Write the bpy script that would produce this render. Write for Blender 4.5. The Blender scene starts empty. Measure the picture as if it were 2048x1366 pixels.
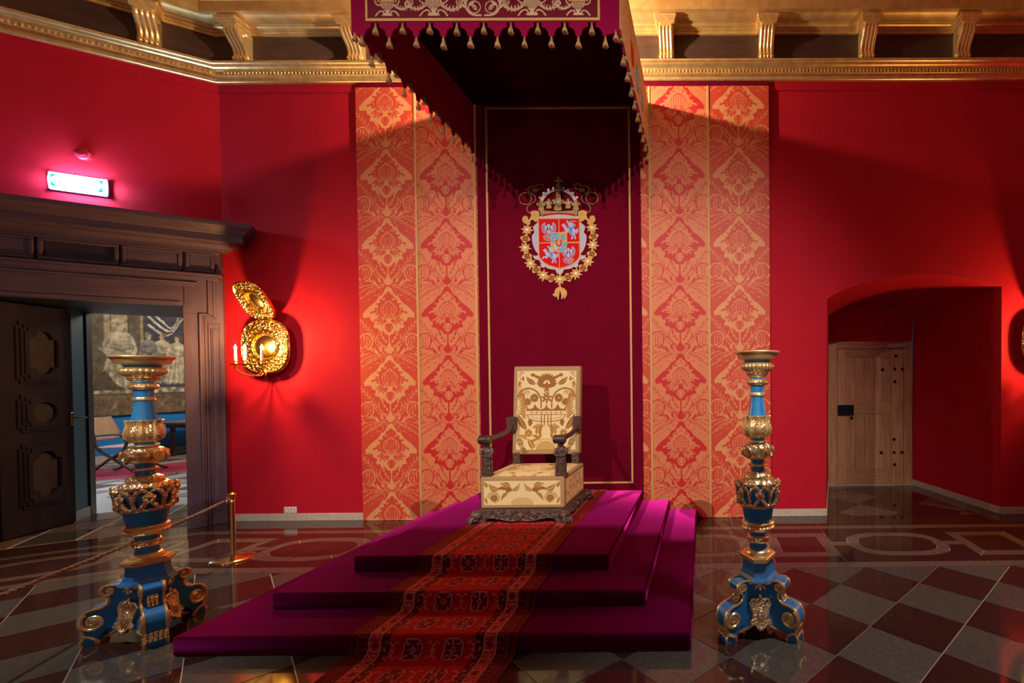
import bpy, math, random
import numpy as np
from mathutils import Vector, Matrix, geometry

random.seed(7)
rng = np.random.default_rng(7)
SC = bpy.context.scene
COL = SC.collection
PI = math.pi

# ------------------------------------------------------------------ camera
FPX, CX, CY, YAW, PITCH, ROLL, DIST, EYE = 934.23, 1410.21, 771.3, .0052, -.0149, -.0077, 5.3882, 1.6
def cam_axes():
    f = Vector((math.sin(YAW)*math.cos(PITCH), math.cos(YAW)*math.cos(PITCH), math.sin(PITCH)))
    r = Vector((math.cos(YAW), -math.sin(YAW), 0)); u = r.cross(f)
    return r*math.cos(ROLL)+u*math.sin(ROLL), -r*math.sin(ROLL)+u*math.cos(ROLL), f
cr, cu, cf = cam_axes()
cd = bpy.data.cameras.new('camera'); cam = bpy.data.objects.new('camera', cd); COL.objects.link(cam)
m = Matrix((cr, cu, -cf)).transposed().to_4x4(); m.translation = Vector((0, -DIST, EYE)); cam.matrix_world = m
cd.sensor_width = 36; cd.sensor_fit = 'HORIZONTAL'; cd.lens = FPX/2048*36
cd.shift_x = (1024-CX)/2048; cd.shift_y = (CY-683)/2048; cd.clip_start = .05
SC.camera = cam

# ------------------------------------------------------------------ world, exposure, large lights
SC.view_settings.view_transform = 'Standard'; SC.view_settings.look = 'None'
SC.view_settings.gamma = 1; SC.view_settings.use_curve_mapping = False
SC.view_settings.exposure = 0.0
W = bpy.data.worlds.new('world'); SC.world = W; W.use_nodes = True
W.node_tree.nodes['Background'].inputs[0].default_value = (.10, .09, .12, 1)
W.node_tree.nodes['Background'].inputs[1].default_value = .15

def light(kind, name, loc, energy, color, target=None, **kw):
    d = bpy.data.lights.new(name, kind); d.energy = energy; d.color = color
    for k, v in kw.items(): setattr(d, k, v)
    o = bpy.data.objects.new(name, d); COL.objects.link(o); o.location = loc
    if target is not None:
        o.rotation_euler = (Vector(target)-Vector(loc)).to_track_quat('-Z', 'Y').to_euler()
    return o
SPOT_L, SPOT_R = (-4.5, -8.0, 5.75), (1.35, -8.0, 5.75)
# two spotlights on an added gallery behind the camera, trained on the throne wall; its parapet cuts their beams
light('SPOT', 'spotlight_beam', SPOT_L, 1500, (1, .84, .68), (-1.9, 0, .55), spot_size=math.radians(52), spot_blend=.85, shadow_soft_size=.012)
light('SPOT', 'spotlight_beam', SPOT_R, 1980, (1, .84, .68), (-1.2, 0, .55), spot_size=math.radians(52), spot_blend=.85, shadow_soft_size=.012)
# lamp lying on the roof of the canopy, washing cornice and upper walls
light('POINT', 'canopy_lamp_light', (-1.68, -.85, 5.0), 380, (1, .76, .50), shadow_soft_size=.04)
# downlights added in the unseen ceiling to brighten floor and torcheres before the dais
DOWN = [(-5.0, -3.5, 6.04), (2.2, -3.5, 6.04)]
for p in DOWN:
    light('SPOT', 'downlight_fill', p, 700, (1, .95, .94), (p[0]+(.3 if p[0] < 0 else -.6), p[1]+.7, 0), spot_size=math.radians(46), spot_blend=.6, shadow_soft_size=.16)
# daylight and lamps in the room beyond the open door
light('AREA', 'far_room_daylight', (-8.3, 5.4, 4.3), 230, (1, .90, .78), (-10.6, 3.4, 0.4), size=2.0)
light('AREA', 'far_room_window', (-11.5, 2.0, 2.2), 150, (.50, .74, 1.0), (-6.0, .1, 1.2), size=1.2)

# ------------------------------------------------------------------ helpers
def tag(o, label=None, cat=None, group=None, kind=None):
    if label: o['label'] = label
    if cat: o['category'] = cat
    if group: o['group'] = group
    if kind: o['kind'] = kind
    return o
def empty(name, loc=(0, 0, 0), rz=0):
    o = bpy.data.objects.new(name, None); COL.objects.link(o); o.location = loc; o.rotation_euler.z = rz
    o.empty_display_size = .1
    return o
def copy_tree(o, parent=None):
    c = o.copy(); COL.objects.link(c); c.parent = parent
    for ch in list(o.children): copy_tree(ch, c)
    return c

class MB:
    def __init__(s): s.v = []; s.f = []; s.mi = []; s.cur = 0
    def add(s, vs, fs):
        b = len(s.v); s.v += [tuple(p) for p in vs]; s.f += [tuple(i+b for i in f) for f in fs]; s.mi += [s.cur]*len(fs)
        return s
    def box(s, x0, x1, y0, y1, z0, z1, M=None):
        p = [Vector((x, y, z)) for z in (z0, z1) for y in (y0, y1) for x in (x0, x1)]
        if M: p = [M @ q if isinstance(M, Matrix) else M(q) for q in p]
        return s.add(p, [(0, 2, 3, 1), (4, 5, 7, 6), (0, 1, 5, 4), (2, 6, 7, 3), (0, 4, 6, 2), (1, 3, 7, 5)])
    def bbox(s, x0, x1, y0, y1, z0, z1, b, M=None):
        # box with chamfered edges
        P = []; F = []
        pts = {}
        for ix, x in enumerate((x0, x1)):
            for iy, y in enumerate((y0, y1)):
                for iz, z in enumerate((z0, z1)):
                    sx, sy, sz = (1-2*ix)*b, (1-2*iy)*b, (1-2*iz)*b
                    pts[ix, iy, iz] = len(P)
                    P += [Vector((x, y+sy, z+sz)), Vector((x+sx, y, z+sz)), Vector((x+sx, y+sy, z))]
        g = lambda a, k: pts[a]+k
        for k in range(3):
            for e in (0, 1):
                q = []
                for c in ((0, 0), (1, 0), (1, 1), (0, 1)):
                    a = list(c); a.insert(k, e); q.append(g(tuple(a), k))
                F.append(tuple(q))
        for k in range(3):
            o = [i for i in range(3) if i != k]
            for c in ((0, 0), (1, 0), (1, 1), (0, 1)):
                a0 = list(c); a0.insert(k, 0); a1 = list(c); a1.insert(k, 1)
                F.append((g(tuple(a0), o[0]), g(tuple(a0), o[1]), g(tuple(a1), o[1]), g(tuple(a1), o[0])))
        for a in pts: F.append((pts[a], pts[a]+1, pts[a]+2))
        if M: P = [M @ q if isinstance(M, Matrix) else M(q) for q in P]
        return s.add(P, F)
    def prism(s, poly, h0, h1, M=None, holes=None):
        loops = [poly]+(holes or [])
        flat = [p for l in loops for p in l]
        tri = geometry.tessellate_polygon([[Vector((p[0], p[1], 0)) for p in l] for l in loops])
        n = len(flat)
        P = [Vector((p[0], p[1], h0)) for p in flat]+[Vector((p[0], p[1], h1)) for p in flat]
        F = []
        for t in tri:
            a, b, c = (flat[i] for i in t)
            if (b[0]-a[0])*(c[1]-a[1])-(b[1]-a[1])*(c[0]-a[0]) < 0: t = (t[0], t[2], t[1])
            F.append((t[2], t[1], t[0])); F.append((t[0]+n, t[1]+n, t[2]+n))
        b0 = 0
        for l in loops:
            ar = sum(l[i][0]*l[(i+1) % len(l)][1]-l[(i+1) % len(l)][0]*l[i][1] for i in range(len(l)))
            for i in range(len(l)):
                j = (i+1) % len(l); a, b = b0+i, b0+j
                F.append((a, b, b+n, a+n) if (ar > 0) == (l is poly) else (b, a, a+n, b+n))
            b0 += len(l)
        if M: P = [M @ q if isinstance(M, Matrix) else M(q) for q in P]
        return s.add(P, F)
    def lathe(s, prof, seg=32, c=(0, 0, 0), rf=None, M=None, cap=True):
        P = []; F = []; n = len(prof)
        for i, (r, z) in enumerate(prof):
            for k in range(seg):
                a = 2*PI*k/seg; q = r*(rf(a, z, i) if rf else 1)
                P.append(Vector((c[0]+q*math.cos(a), c[1]+q*math.sin(a), c[2]+z)))
        for i in range(n-1):
            for k in range(seg):
                a = i*seg+k; b = i*seg+(k+1) % seg
                F.append((a, b, b+seg, a+seg))
        if cap:
            F.append(tuple(range(seg))[::-1]); F.append(tuple((n-1)*seg+k for k in range(seg)))
        if M: P = [M @ q if isinstance(M, Matrix) else M(q) for q in P]
        return s.add(P, F)
    def tube(s, path, r, seg=8, closed=False, flat=1.0, M=None):
        path = [Vector(p) for p in path]; n = len(path); P = []; F = []
        rs = r if isinstance(r, (list, tuple)) else [r]*n
        up = Vector((0, 0, 1)); prev = None
        for i, p in enumerate(path):
            a = path[(i-1) % n] if (closed or i) else p; b = path[(i+1) % n] if (closed or i < n-1) else p
            t = (b-a); t = t.normalized() if t.length > 1e-9 else Vector((0, 0, 1))
            if prev is None:
                x = t.cross(up)
                if x.length < 1e-3: x = t.cross(Vector((0, 1, 0)))
            else: x = prev-t*prev.dot(t)
            x.normalize(); y = t.cross(x); prev = x
            for k in range(seg):
                an = 2*PI*k/seg; P.append(p+x*math.cos(an)*rs[i]+y*math.sin(an)*rs[i]*flat)
        for i in range(n if closed else n-1):
            for k in range(seg):
                a = i*seg+k; b = i*seg+(k+1) % seg; c = ((i+1) % n)*seg+(k+1) % seg; d = ((i+1) % n)*seg+k
                F.append((a, b, c, d))
        if not closed: F.append(tuple(range(seg))[::-1]); F.append(tuple((n-1)*seg+k for k in range(seg)))
        if M: P = [M @ q if isinstance(M, Matrix) else M(q) for q in P]
        return s.add(P, F)
    def ball(s, c, r, seg=12, rings=8, M=None):
        r = (r, r, r) if isinstance(r, (int, float)) else r
        P = [Vector((c[0], c[1], c[2]+r[2]))]; F = []
        for i in range(1, rings):
            ph = PI*i/rings
            for k in range(seg):
                a = 2*PI*k/seg; P.append(Vector((c[0]+r[0]*math.sin(ph)*math.cos(a), c[1]+r[1]*math.sin(ph)*math.sin(a), c[2]+r[2]*math.cos(ph))))
        P.append(Vector((c[0], c[1], c[2]-r[2])))
        for k in range(seg): F.append((0, 1+k, 1+(k+1) % seg))
        for i in range(rings-2):
            for k in range(seg):
                a = 1+i*seg+k; b = 1+i*seg+(k+1) % seg; F.append((a, a+seg, b+seg, b))
        l = len(P)-1; b0 = 1+(rings-2)*seg
        for k in range(seg): F.append((b0+k, l, b0+(k+1) % seg))
        if M: P = [M @ q if isinstance(M, Matrix) else M(q) for q in P]
        return s.add(P, F)
    def grid(s, pts):
        h = len(pts); w = len(pts[0])
        return s.add([p for r in pts for p in r], [(i*w+j, i*w+j+1, (i+1)*w+j+1, (i+1)*w+j) for i in range(h-1) for j in range(w-1)])
    def mesh(s, name, mats, smooth=True, angle=40):
        me = bpy.data.meshes.new(name); me.from_pydata(s.v, [], s.f); me.update()
        for mt in (mats if isinstance(mats, (list, tuple)) else [mats]): me.materials.append(mt)
        if max(s.mi, default=0) > 0: me.polygons.foreach_set('material_index', s.mi)
        if smooth:
            me.polygons.foreach_set('use_smooth', [True]*len(s.f)); me.set_sharp_from_angle(angle=math.radians(angle))
        return me
    def build(s, name, mats, parent=None, smooth=True, angle=40):
        return link(name, s.mesh(name, mats, smooth, angle), parent)
def link(name, me, parent=None, loc=None):
    o = bpy.data.objects.new(name, me); COL.objects.link(o)
    if parent: o.parent = parent
    if loc is not None: o.location = loc
    return o
def grid_mesh(name, pos, col, mat, parent=None):
    h, w = pos.shape[:2]; me = bpy.data.meshes.new(name)
    nv = h*w; nf = (h-1)*(w-1)
    idx = np.arange(nv).reshape(h, w)
    q = np.stack([idx[:-1, :-1], idx[:-1, 1:], idx[1:, 1:], idx[1:, :-1]], -1).reshape(-1)
    me.vertices.add(nv); me.vertices.foreach_set('co', np.ascontiguousarray(pos, np.float32).reshape(-1))
    me.loops.add(nf*4); me.loops.foreach_set('vertex_index', q.astype(np.int32))
    me.polygons.add(nf); me.polygons.foreach_set('loop_start', np.arange(0, nf*4, 4, dtype=np.int32))
    me.update(calc_edges=True)
    a = me.color_attributes.new('weave', 'FLOAT_COLOR', 'POINT')
    c4 = np.ones((nv, 4), np.float32); c4[:, :3] = col.reshape(-1, 3); a.data.foreach_set('color', c4.reshape(-1))
    me.polygons.foreach_set('use_smooth', np.ones(nf, bool)); me.materials.append(mat); me.validate()
    return link(name, me, parent)

def lin(r, g, b):
    f = lambda c: c/12.92 if c <= .04045 else ((c+.055)/1.055)**2.4
    return (f(r/255), f(g/255), f(b/255))

class Canvas:
    """pattern drawn as data in the cloth's own metres, stored as mesh colours"""
    def __init__(s, x0, x1, y0, y1, step, bg):
        s.w = max(2, int(round((x1-x0)/step))+1); s.h = max(2, int(round((y1-y0)/step))+1)
        s.x = np.linspace(x0, x1, s.w); s.y = np.linspace(y0, y1, s.h)
        s.a = np.empty((s.h, s.w, len(bg))); s.a[:] = bg; s.step = step
    def _sl(s, xa, xb, ya, yb):
        i0, i1 = np.searchsorted(s.x, (xa, xb)); j0, j1 = np.searchsorted(s.y, (ya, yb))
        if i1 <= i0 or j1 <= j0: return None
        return slice(j0, j1), slice(i0, i1), s.x[i0:i1][None, :], s.y[j0:j1][:, None]
    def fill(s, pts, c):
        p = np.array(pts, float); r = s._sl(p[:, 0].min(), p[:, 0].max(), p[:, 1].min(), p[:, 1].max())
        if r is None: return
        sj, si, X, Y = r; ins = np.zeros((Y.shape[0], X.shape[1]), bool)
        for k in range(len(p)):
            (xa, ya), (xb, yb) = p[k-1], p[k]
            if ya == yb: continue
            ins ^= ((ya > Y) != (yb > Y)) & (X < (xb-xa)*(Y-ya)/(yb-ya)+xa)
        s.a[sj, si][ins] = c
    def stroke(s, pts, w, c, closed=False):
        p = [np.array(q, float) for q in pts]
        if closed: p.append(p[0])
        for a, b in zip(p[:-1], p[1:]):
            r = s._sl(min(a[0], b[0])-w, max(a[0], b[0])+w, min(a[1], b[1])-w, max(a[1], b[1])+w)
            if r is None: continue
            sj, si, X, Y = r; d = b-a; l = d@d+1e-12
            t = np.clip(((X-a[0])*d[0]+(Y-a[1])*d[1])/l, 0, 1)
            s.a[sj, si][((X-a[0]-t*d[0])**2+(Y-a[1]-t*d[1])**2) < (w/2)**2] = c
    def ell(s, cx, cy, rx, ry, c, rot=0):
        R = max(rx, ry); r = s._sl(cx-R, cx+R, cy-R, cy+R)
        if r is None: return
        sj, si, X, Y = r; ca, sa = math.cos(rot), math.sin(rot)
        u = ((X-cx)*ca+(Y-cy)*sa)/rx; v = (-(X-cx)*sa+(Y-cy)*ca)/ry
        s.a[sj, si][u*u+v*v < 1] = c
    def leaf(s, x0, y0, x1, y1, w, c, bend=0, vein=None, vw=.004):
        a = np.array([x0, y0]); b = np.array([x1, y1]); d = b-a; n = np.array([-d[1], d[0]])/(np.hypot(*d)+1e-9)
        up, dn, mid = [], [], []
        for t in np.linspace(0, 1, 12):
            m = a+d*t+n*bend*math.sin(PI*t); k = w/2*math.sin(PI*t**.8); up.append(m+n*k); dn.append(m-n*k); mid.append(m)
        s.fill(up+dn[::-1], c)
        if vein is not None: s.stroke(mid[1:-2], vw, vein)
    def mir(s): return Mir(s)
class Mir:
    def __init__(s, c, x0=0): s.c = c; s.x0 = x0
    def fill(s, p, c): s.c.fill(p, c); s.c.fill([(2*s.x0-x, y) for x, y in p], c)
    def stroke(s, p, w, c, closed=False): s.c.stroke(p, w, c, closed); s.c.stroke([(2*s.x0-x, y) for x, y in p], w, c, closed)
    def ell(s, x, y, rx, ry, c, rot=0): s.c.ell(x, y, rx, ry, c, rot); s.c.ell(2*s.x0-x, y, rx, ry, c, -rot)
    def leaf(s, x0, y0, x1, y1, w, c, bend=0, vein=None, vw=.004):
        s.c.leaf(x0, y0, x1, y1, w, c, bend, vein, vw); s.c.leaf(2*s.x0-x0, y0, 2*s.x0-x1, y1, w, c, -bend, vein, vw)
def arc(cx, cy, r, a0, a1, n=16, ry=None):
    ry = r if ry is None else ry
    return [(cx+r*math.cos(math.radians(a0+(a1-a0)*i/(n-1))), cy+ry*math.sin(math.radians(a0+(a1-a0)*i/(n-1)))) for i in range(n)]
def spiral(cx, cy, r0, r1, a0, a1, n=40):
    return [(cx+(r0+(r1-r0)*i/(n-1))*math.cos(math.radians(a0+(a1-a0)*i/(n-1))), cy+(r0+(r1-r0)*i/(n-1))*math.sin(math.radians(a0+(a1-a0)*i/(n-1)))) for i in range(n)]
def smooth(pts, n=6, closed=False):
    p = [Vector(q) for q in pts]; N = len(p); out = []
    for i in range(N if closed else N-1):
        g = (lambda k: p[k % N]) if closed else (lambda k: p[max(0, min(N-1, k))])
        a, b, c, d = g(i-1), g(i), g(i+1), g(i+2)
        for k in range(n):
            t = k/n; out.append(tuple(.5*((2*b)+(c-a)*t+(2*a-5*b+4*c-d)*t*t+(3*b-a-3*c+d)*t**3)))
    if not closed: out.append(tuple(p[-1]))
    return out

# ------------------------------------------------------------------ materials
def mat(name, color=(.5, .5, .5), rough=.5, metal=0, noise=None, bump=None, sheen=None, spec=.5, emit=None, estr=0, coat=0, wave=None, var=0, attr=None, stretch=None):
    m = bpy.data.materials.new(name); m.use_nodes = True; nt = m.node_tree; N = nt.nodes; L = nt.links
    b = N['Principled BSDF']; I = b.inputs
    I['Base Color'].default_value = (*color, 1); I['Roughness'].default_value = rough; I['Metallic'].default_value = metal
    I['Specular IOR Level'].default_value = spec; I['Coat Weight'].default_value = coat; I['Coat Roughness'].default_value = .1
    tc = N.new('ShaderNodeTexCoord'); src = tc.outputs['Object']
    if stretch:
        mp = N.new('ShaderNodeMapping'); mp.inputs['Scale'].default_value = stretch; L.new(src, mp.inputs['Vector']); src = mp.outputs['Vector']
    colsock = None
    if attr:
        at = N.new('ShaderNodeAttribute'); at.attribute_name = attr; colsock = at.outputs['Color']
    if noise:   # (scale, second colour, amount)
        n = N.new('ShaderNodeTexNoise'); n.inputs['Scale'].default_value = noise[0]; n.inputs['Detail'].default_value = 6; L.new(src, n.inputs['Vector'])
        r = N.new('ShaderNodeMapRange'); r.inputs['From Min'].default_value = .35; r.inputs['From Max'].default_value = .7; r.inputs['To Max'].default_value = noise[2]
        L.new(n.outputs['Fac'], r.inputs['Value'])
        mx = N.new('ShaderNodeMix'); mx.data_type = 'RGBA'; L.new(r.outputs['Result'], mx.inputs['Factor'])
        if colsock: L.new(colsock, mx.inputs['A'])
        else: mx.inputs['A'].default_value = (*color, 1)
        mx.inputs['B'].default_value = (*noise[1], 1); colsock = mx.outputs['Result']
    if var:     # each piece a slightly different tone
        oi = N.new('ShaderNodeObjectInfo'); r = N.new('ShaderNodeMapRange'); r.inputs['To Min'].default_value = 1-var; r.inputs['To Max'].default_value = 1+var
        L.new(oi.outputs['Random'], r.inputs['Value'])
        mx = N.new('ShaderNodeMix'); mx.data_type = 'RGBA'; mx.blend_type = 'MULTIPLY'; mx.inputs['Factor'].default_value = 1
        if colsock: L.new(colsock, mx.inputs['A'])
        else: mx.inputs['A'].default_value = (*color, 1)
        L.new(r.outputs['Result'], mx.inputs['B']); colsock = mx.outputs['Result']
    if colsock: L.new(colsock, I['Base Color'])
    h = None
    if bump:    # (scale, strength, distance, kind)
        k = bump[3] if len(bump) > 3 else 'noise'
        if k == 'voronoi': n = N.new('ShaderNodeTexVoronoi'); n.feature = 'SMOOTH_F1'; out = 'Distance'
        elif k == 'wave': n = N.new('ShaderNodeTexWave'); n.inputs['Distortion'].default_value = 6; n.inputs['Detail'].default_value = 3; out = 'Fac'
        else: n = N.new('ShaderNodeTexNoise'); n.inputs['Detail'].default_value = 4; out = 'Fac'
        n.inputs['Scale'].default_value = bump[0]; L.new(src, n.inputs['Vector'])
        bp = N.new('ShaderNodeBump'); bp.inputs['Strength'].default_value = bump[1]; bp.inputs['Distance'].default_value = bump[2]
        L.new(n.outputs[out], bp.inputs['Height']); L.new(bp.outputs['Normal'], I['Normal'])
    if sheen:
        I['Sheen Weight'].default_value = sheen[0]; I['Sheen Tint'].default_value = (*sheen[1], 1); I['Sheen Roughness'].default_value = sheen[2] if len(sheen) > 2 else .4
    if emit: I['Emission Color'].default_value = (*emit, 1); I['Emission Strength'].default_value = estr
    return m
M = {}
M['red_wall'] = mat('red_wall_paint', (.46, .009, .028), .75, noise=(3, (.41, .008, .025), .7), bump=(220, .05, .002), spec=.12)
M['red_niche'] = M['red_wall']
M['gold'] = mat('gilding', (.95, .73, .36), .32, .72, noise=(14, (.74, .47, .18), .8), bump=(45, .15, .004))
M['gold_carved'] = mat('carved_gilding', (1, .82, .48), .24, .8, noise=(40, (.70, .44, .16), .6), bump=(70, .45, .012, 'voronoi'))
M['gold_dark'] = mat('aged_gilding', (.82, .60, .27), .42, .65, noise=(9, (.62, .38, .14), .8), bump=(30, .15, .004))
M['frieze'] = mat('dark_frieze_wood', lin(84, 58, 48), .6, noise=(3, lin(60, 42, 38), .8), bump=(14, .2, .003, 'wave'), stretch=(1, 1, 6))
M['velvet'] = mat('crimson_velvet', lin(96, 4, 38), .85, sheen=(.5, (.8, .05, .25), .35), bump=(600, .15, .001), spec=.1)
M['velvet_dark'] = mat('dark_crimson_velvet', lin(108, 2, 34), .9, noise=(4, lin(94, 2, 30), .6), sheen=(.15, (.5, .02, .1), .4), spec=.08)
M['lining'] = mat('shaded_crimson_lining', lin(44, 1, 16), .95, spec=.03)  # crimson velvet darkened so the underside of the canopy reads as shaded
M['velvet_mag'] = mat('magenta_velvet', lin(134, 5, 60), .85, sheen=(.25, (.9, .05, .45), .35), bump=(500, .12, .001), spec=.1)
M['dais'] = mat('purple_carpet', lin(84, 1, 48), .95, noise=(5, lin(76, 2, 43), .7), bump=(420, .3, .002), sheen=(.7, (1, .03, .5), .30), spec=.02)
M['trim'] = mat('gold_braid', lin(214, 176, 112), .6, .15, noise=(160, lin(168, 126, 66), .8), bump=(260, .7, .003, 'voronoi'))
M['damask'] = mat('silk_damask', attr='weave', rough=.5, bump=(520, .18, .0015), sheen=(.25, (1, .7, .5), .4), spec=.35)
M['runner'] = mat('runner_pile', attr='weave', rough=.9, bump=(700, .35, .002), sheen=(.5, (1, .08, .06), .45), spec=.12)
M['throne_cloth'] = mat('figured_velvet', attr='weave', rough=.6, bump=(480, .25, .0015), sheen=(.3, (1, .8, .45), .4), spec=.3)
M['tapestry'] = mat('tapestry_weave', attr='weave', rough=.95, noise=(9, lin(70, 60, 52), .7), bump=(300, .4, .003), spec=.1)
M['embroidery'] = mat('embroidered_velvet', attr='weave', rough=.7, bump=(420, .35, .0015), spec=.2)
M['throne_border'] = mat('ribbed_border_braid', lin(176, 142, 100), .75, bump=(380, .5, .002, 'voronoi'), noise=(120, lin(146, 114, 76), .6))
M['carved_wood'] = mat('carved_walnut', lin(96, 72, 66), .42, noise=(24, lin(58, 40, 38), .8), bump=(38, .9, .012, 'voronoi'), spec=.5)
M['wood_arm'] = mat('dark_walnut', lin(88, 62, 56), .4, noise=(14, lin(58, 38, 36), .7), bump=(30, .2, .003))
M['portal'] = mat('dark_oak', lin(98, 82, 108), .34, noise=(7, lin(74, 60, 80), .8), bump=(26, .2, .003, 'wave'), stretch=(1, 1, .25))
M['portal_h'] = mat('dark_oak_lintel', lin(94, 78, 104), .36, noise=(7, lin(70, 56, 76), .8), bump=(26, .18, .003, 'wave'), stretch=(.3, .3, 3))
M['leaf_wood'] = mat('blackened_oak', lin(52, 42, 58), .42, noise=(9, lin(38, 30, 42), .8), bump=(22, .2, .003, 'wave'), stretch=(1, 1, .2))
M['leaf_panel'] = mat('dull_oak_panel', lin(78, 70, 84), .5, noise=(12, lin(62, 56, 66), .7))
M['teal'] = mat('teal_paint', lin(22, 92, 112), .5, noise=(4, lin(16, 70, 88), .6))
M['blue_wall'] = mat('blue_paint', lin(30, 130, 205), .6, noise=(4, lin(24, 112, 185), .5))
M['blue'] = mat('blue_lacquer', lin(28, 122, 188), .42, noise=(18, lin(20, 100, 166), .6), bump=(60, .08, .002), coat=.25)
M['oak'] = mat('pale_oak', lin(196, 152, 116), .5, noise=(5, lin(160, 116, 84), .9), bump=(18, .2, .002, 'wave'), stretch=(9, 9, .6), var=.1)
M['oak_h'] = mat('pale_oak_rail', lin(188, 144, 110), .5, noise=(5, lin(154, 112, 82), .9), stretch=(.8, 9, 9), var=.08)
M['iron'] = mat('black_iron', (.012, .010, .010), .45, .6)
M['steel_blue'] = mat('blued_steel', lin(30, 44, 64), .35, .7)
M['alu'] = mat('aluminium', (.62, .62, .72), .35, .7)
M['white'] = mat('white_plastic', (.72, .70, .72), .4)
M['hole'] = mat('socket_well', (.25, .24, .26), .5)
M['base'] = mat('stone_baseboard', lin(190, 180, 172), .55, noise=(30, lin(160, 150, 144), .6))
M['tile_dark'] = mat('dark_red_stone', lin(60, 36, 32), .07, noise=(22, lin(46, 28, 26), .8), var=.12, spec=.55)
M['tile_grey'] = mat('grey_stone', lin(80, 77, 71), .08, noise=(26, lin(64, 62, 58), .8), var=.1, spec=.55)
M['tile_strip'] = mat('brown_grey_stone', lin(100, 84, 76), .09, noise=(26, lin(82, 68, 61), .8), var=.08, spec=.55)
M['grout'] = mat('pale_grout', lin(196, 178, 160), .5)
M['slab'] = mat('dark_floor_slab', lin(60, 42, 38), .18, noise=(2, lin(84, 74, 66), .9))
M['far_tile'] = mat('tan_stone', lin(176, 160, 140), .3, noise=(12, lin(150, 136, 118), .8), var=.12)
M['far_tile_d'] = mat('brown_stone', lin(112, 92, 80), .3, noise=(12, lin(92, 74, 64), .8), var=.12)
M['brass'] = mat('polished_brass', (.90, .66, .28), .2, 1, noise=(30, (.78, .52, .18), .5))
M['brass_emb'] = mat('embossed_brass', (.92, .64, .20), .2, 1, bump=(46, .9, .012, 'voronoi'))
M['brass_dk'] = mat('dull_brass', (.42, .27, .09), .35, 1)
M['candle'] = mat('ivory_candle', (.85, .72, .42), .45)
M['flame'] = mat('flame_bulb', (1, .8, .4), .3, emit=(1, .62, .22), estr=60)
M['rope'] = mat('twisted_rope', lin(160, 128, 106), .8, bump=(160, .8, .004, 'wave'), noise=(90, lin(110, 84, 70), .7))
M['tassel'] = mat('gold_thread', lin(232, 190, 140), .65, .05, noise=(90, lin(176, 120, 76), .9), bump=(200, .7, .003, 'wave'), stretch=(3, 3, .4))
M['fringe'] = mat('wool_fringe', lin(200, 160, 150), .9)
M['sign'] = mat('lit_sign', (.8, .9, .9), .4, emit=(.55, .85, 1), estr=230)
M['sign_green'] = mat('lit_sign_green', (.0, .5, .3), .4, emit=(.0, .75, .5), estr=12)
M['sign_case'] = mat('sign_case', lin(90, 80, 150), .4)
M['detector'] = mat('red_enamel', lin(170, 26, 60), .4)
M['silver_em'] = mat('silver_thread', lin(186, 174, 186), .6, .1, bump=(240, .5, .002, 'voronoi'))
M['gold_em'] = mat('gold_thread_embroidery', lin(206, 160, 84), .5, .3, noise=(60, lin(160, 112, 50), .8), bump=(260, .6, .003, 'voronoi'))
M['gold_em_d'] = mat('old_gold_embroidery', lin(176, 144, 92), .55, .3, noise=(50, lin(120, 96, 60), .8), bump=(200, .6, .004, 'voronoi'))
M['red_em'] = mat('scarlet_satin', lin(206, 6, 18), .7, spec=.15)
M['blue_em'] = mat('blue_satin', lin(54, 150, 214), .5)
M['pearl'] = mat('pearl', (.78, .72, .74), .25)
M['lilac_em'] = mat('lilac_silver_embroidery', lin(162, 168, 216), .5, bump=(220, .5, .002, 'voronoi'))
M['leather'] = mat('tan_leather', lin(176, 130, 92), .5, noise=(14, lin(150, 104, 70), .7))
M['chair_wood'] = mat('chair_walnut', lin(92, 62, 54), .45)
M['rug_far'] = mat('crimson_rug', lin(150, 22, 44), .95, noise=(20, lin(120, 16, 34), .6))
M['ceiling'] = mat('ceiling_wood', lin(176, 138, 96), .6, noise=(3, lin(150, 112, 76), .8))
M['plaster'] = mat('pale_plaster', (.42, .40, .38), .8)
M['glass'] = mat('window_glass', (.6, .7, .8), .2, emit=(.80, .91, 1), estr=1.5)
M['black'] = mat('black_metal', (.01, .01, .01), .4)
M['lamp_face'] = mat('lamp_face', (1, .8, .5), .4, emit=(1, .6, .3), estr=8)

# ================================================================== SETTING
K = Vector((-5.47, 0)); LD = Vector((-.838, -.546)); LN = Vector((.546, -.838))     # left wall: corner, direction, normal into the room
NB = Vector((0, -1)); MIT = (LN+NB)/(1+LN.dot(NB))                                      # mitre at the corner
def LW(s, w, z): p = K+LD*s+LN*w; return Vector((p.x, p.y, z))
def LWM(q): return LW(q[0], q[1], q[2])
def halfplane(poly, a, b, c):          # keep a*x+b*y <= c
    out = []
    for i in range(len(poly)):
        p, q = poly[i-1], poly[i]; fp, fq = a*p[0]+b*p[1]-c, a*q[0]+b*q[1]-c
        if (fp <= 0) != (fq <= 0):
            t = fp/(fp-fq); out.append((p[0]+(q[0]-p[0])*t, p[1]+(q[1]-p[1])*t))
        if fq <= 0: out.append(q)
    return out
def area(p): return .5*sum(p[i-1][0]*p[i][1]-p[i][0]*p[i-1][1] for i in range(len(p)))
def inset(p, d):
    if area(p) < 0: p = p[::-1]
    n = len(p); out = []
    for i in range(n):
        a, b, c = Vector(p[i-1]), Vector(p[i]), Vector(p[(i+1) % n])
        e, f = (b-a), (c-b)
        if e.length < 1e-6 or f.length < 1e-6: continue
        e.normalize(); f.normalize(); n1 = Vector((-e.y, e.x)); n2 = Vector((-f.y, f.x)); k = 1+n1.dot(n2)
        out.append(tuple(b+(n1+n2)*(d/max(k, .35))))
    return out

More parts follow.
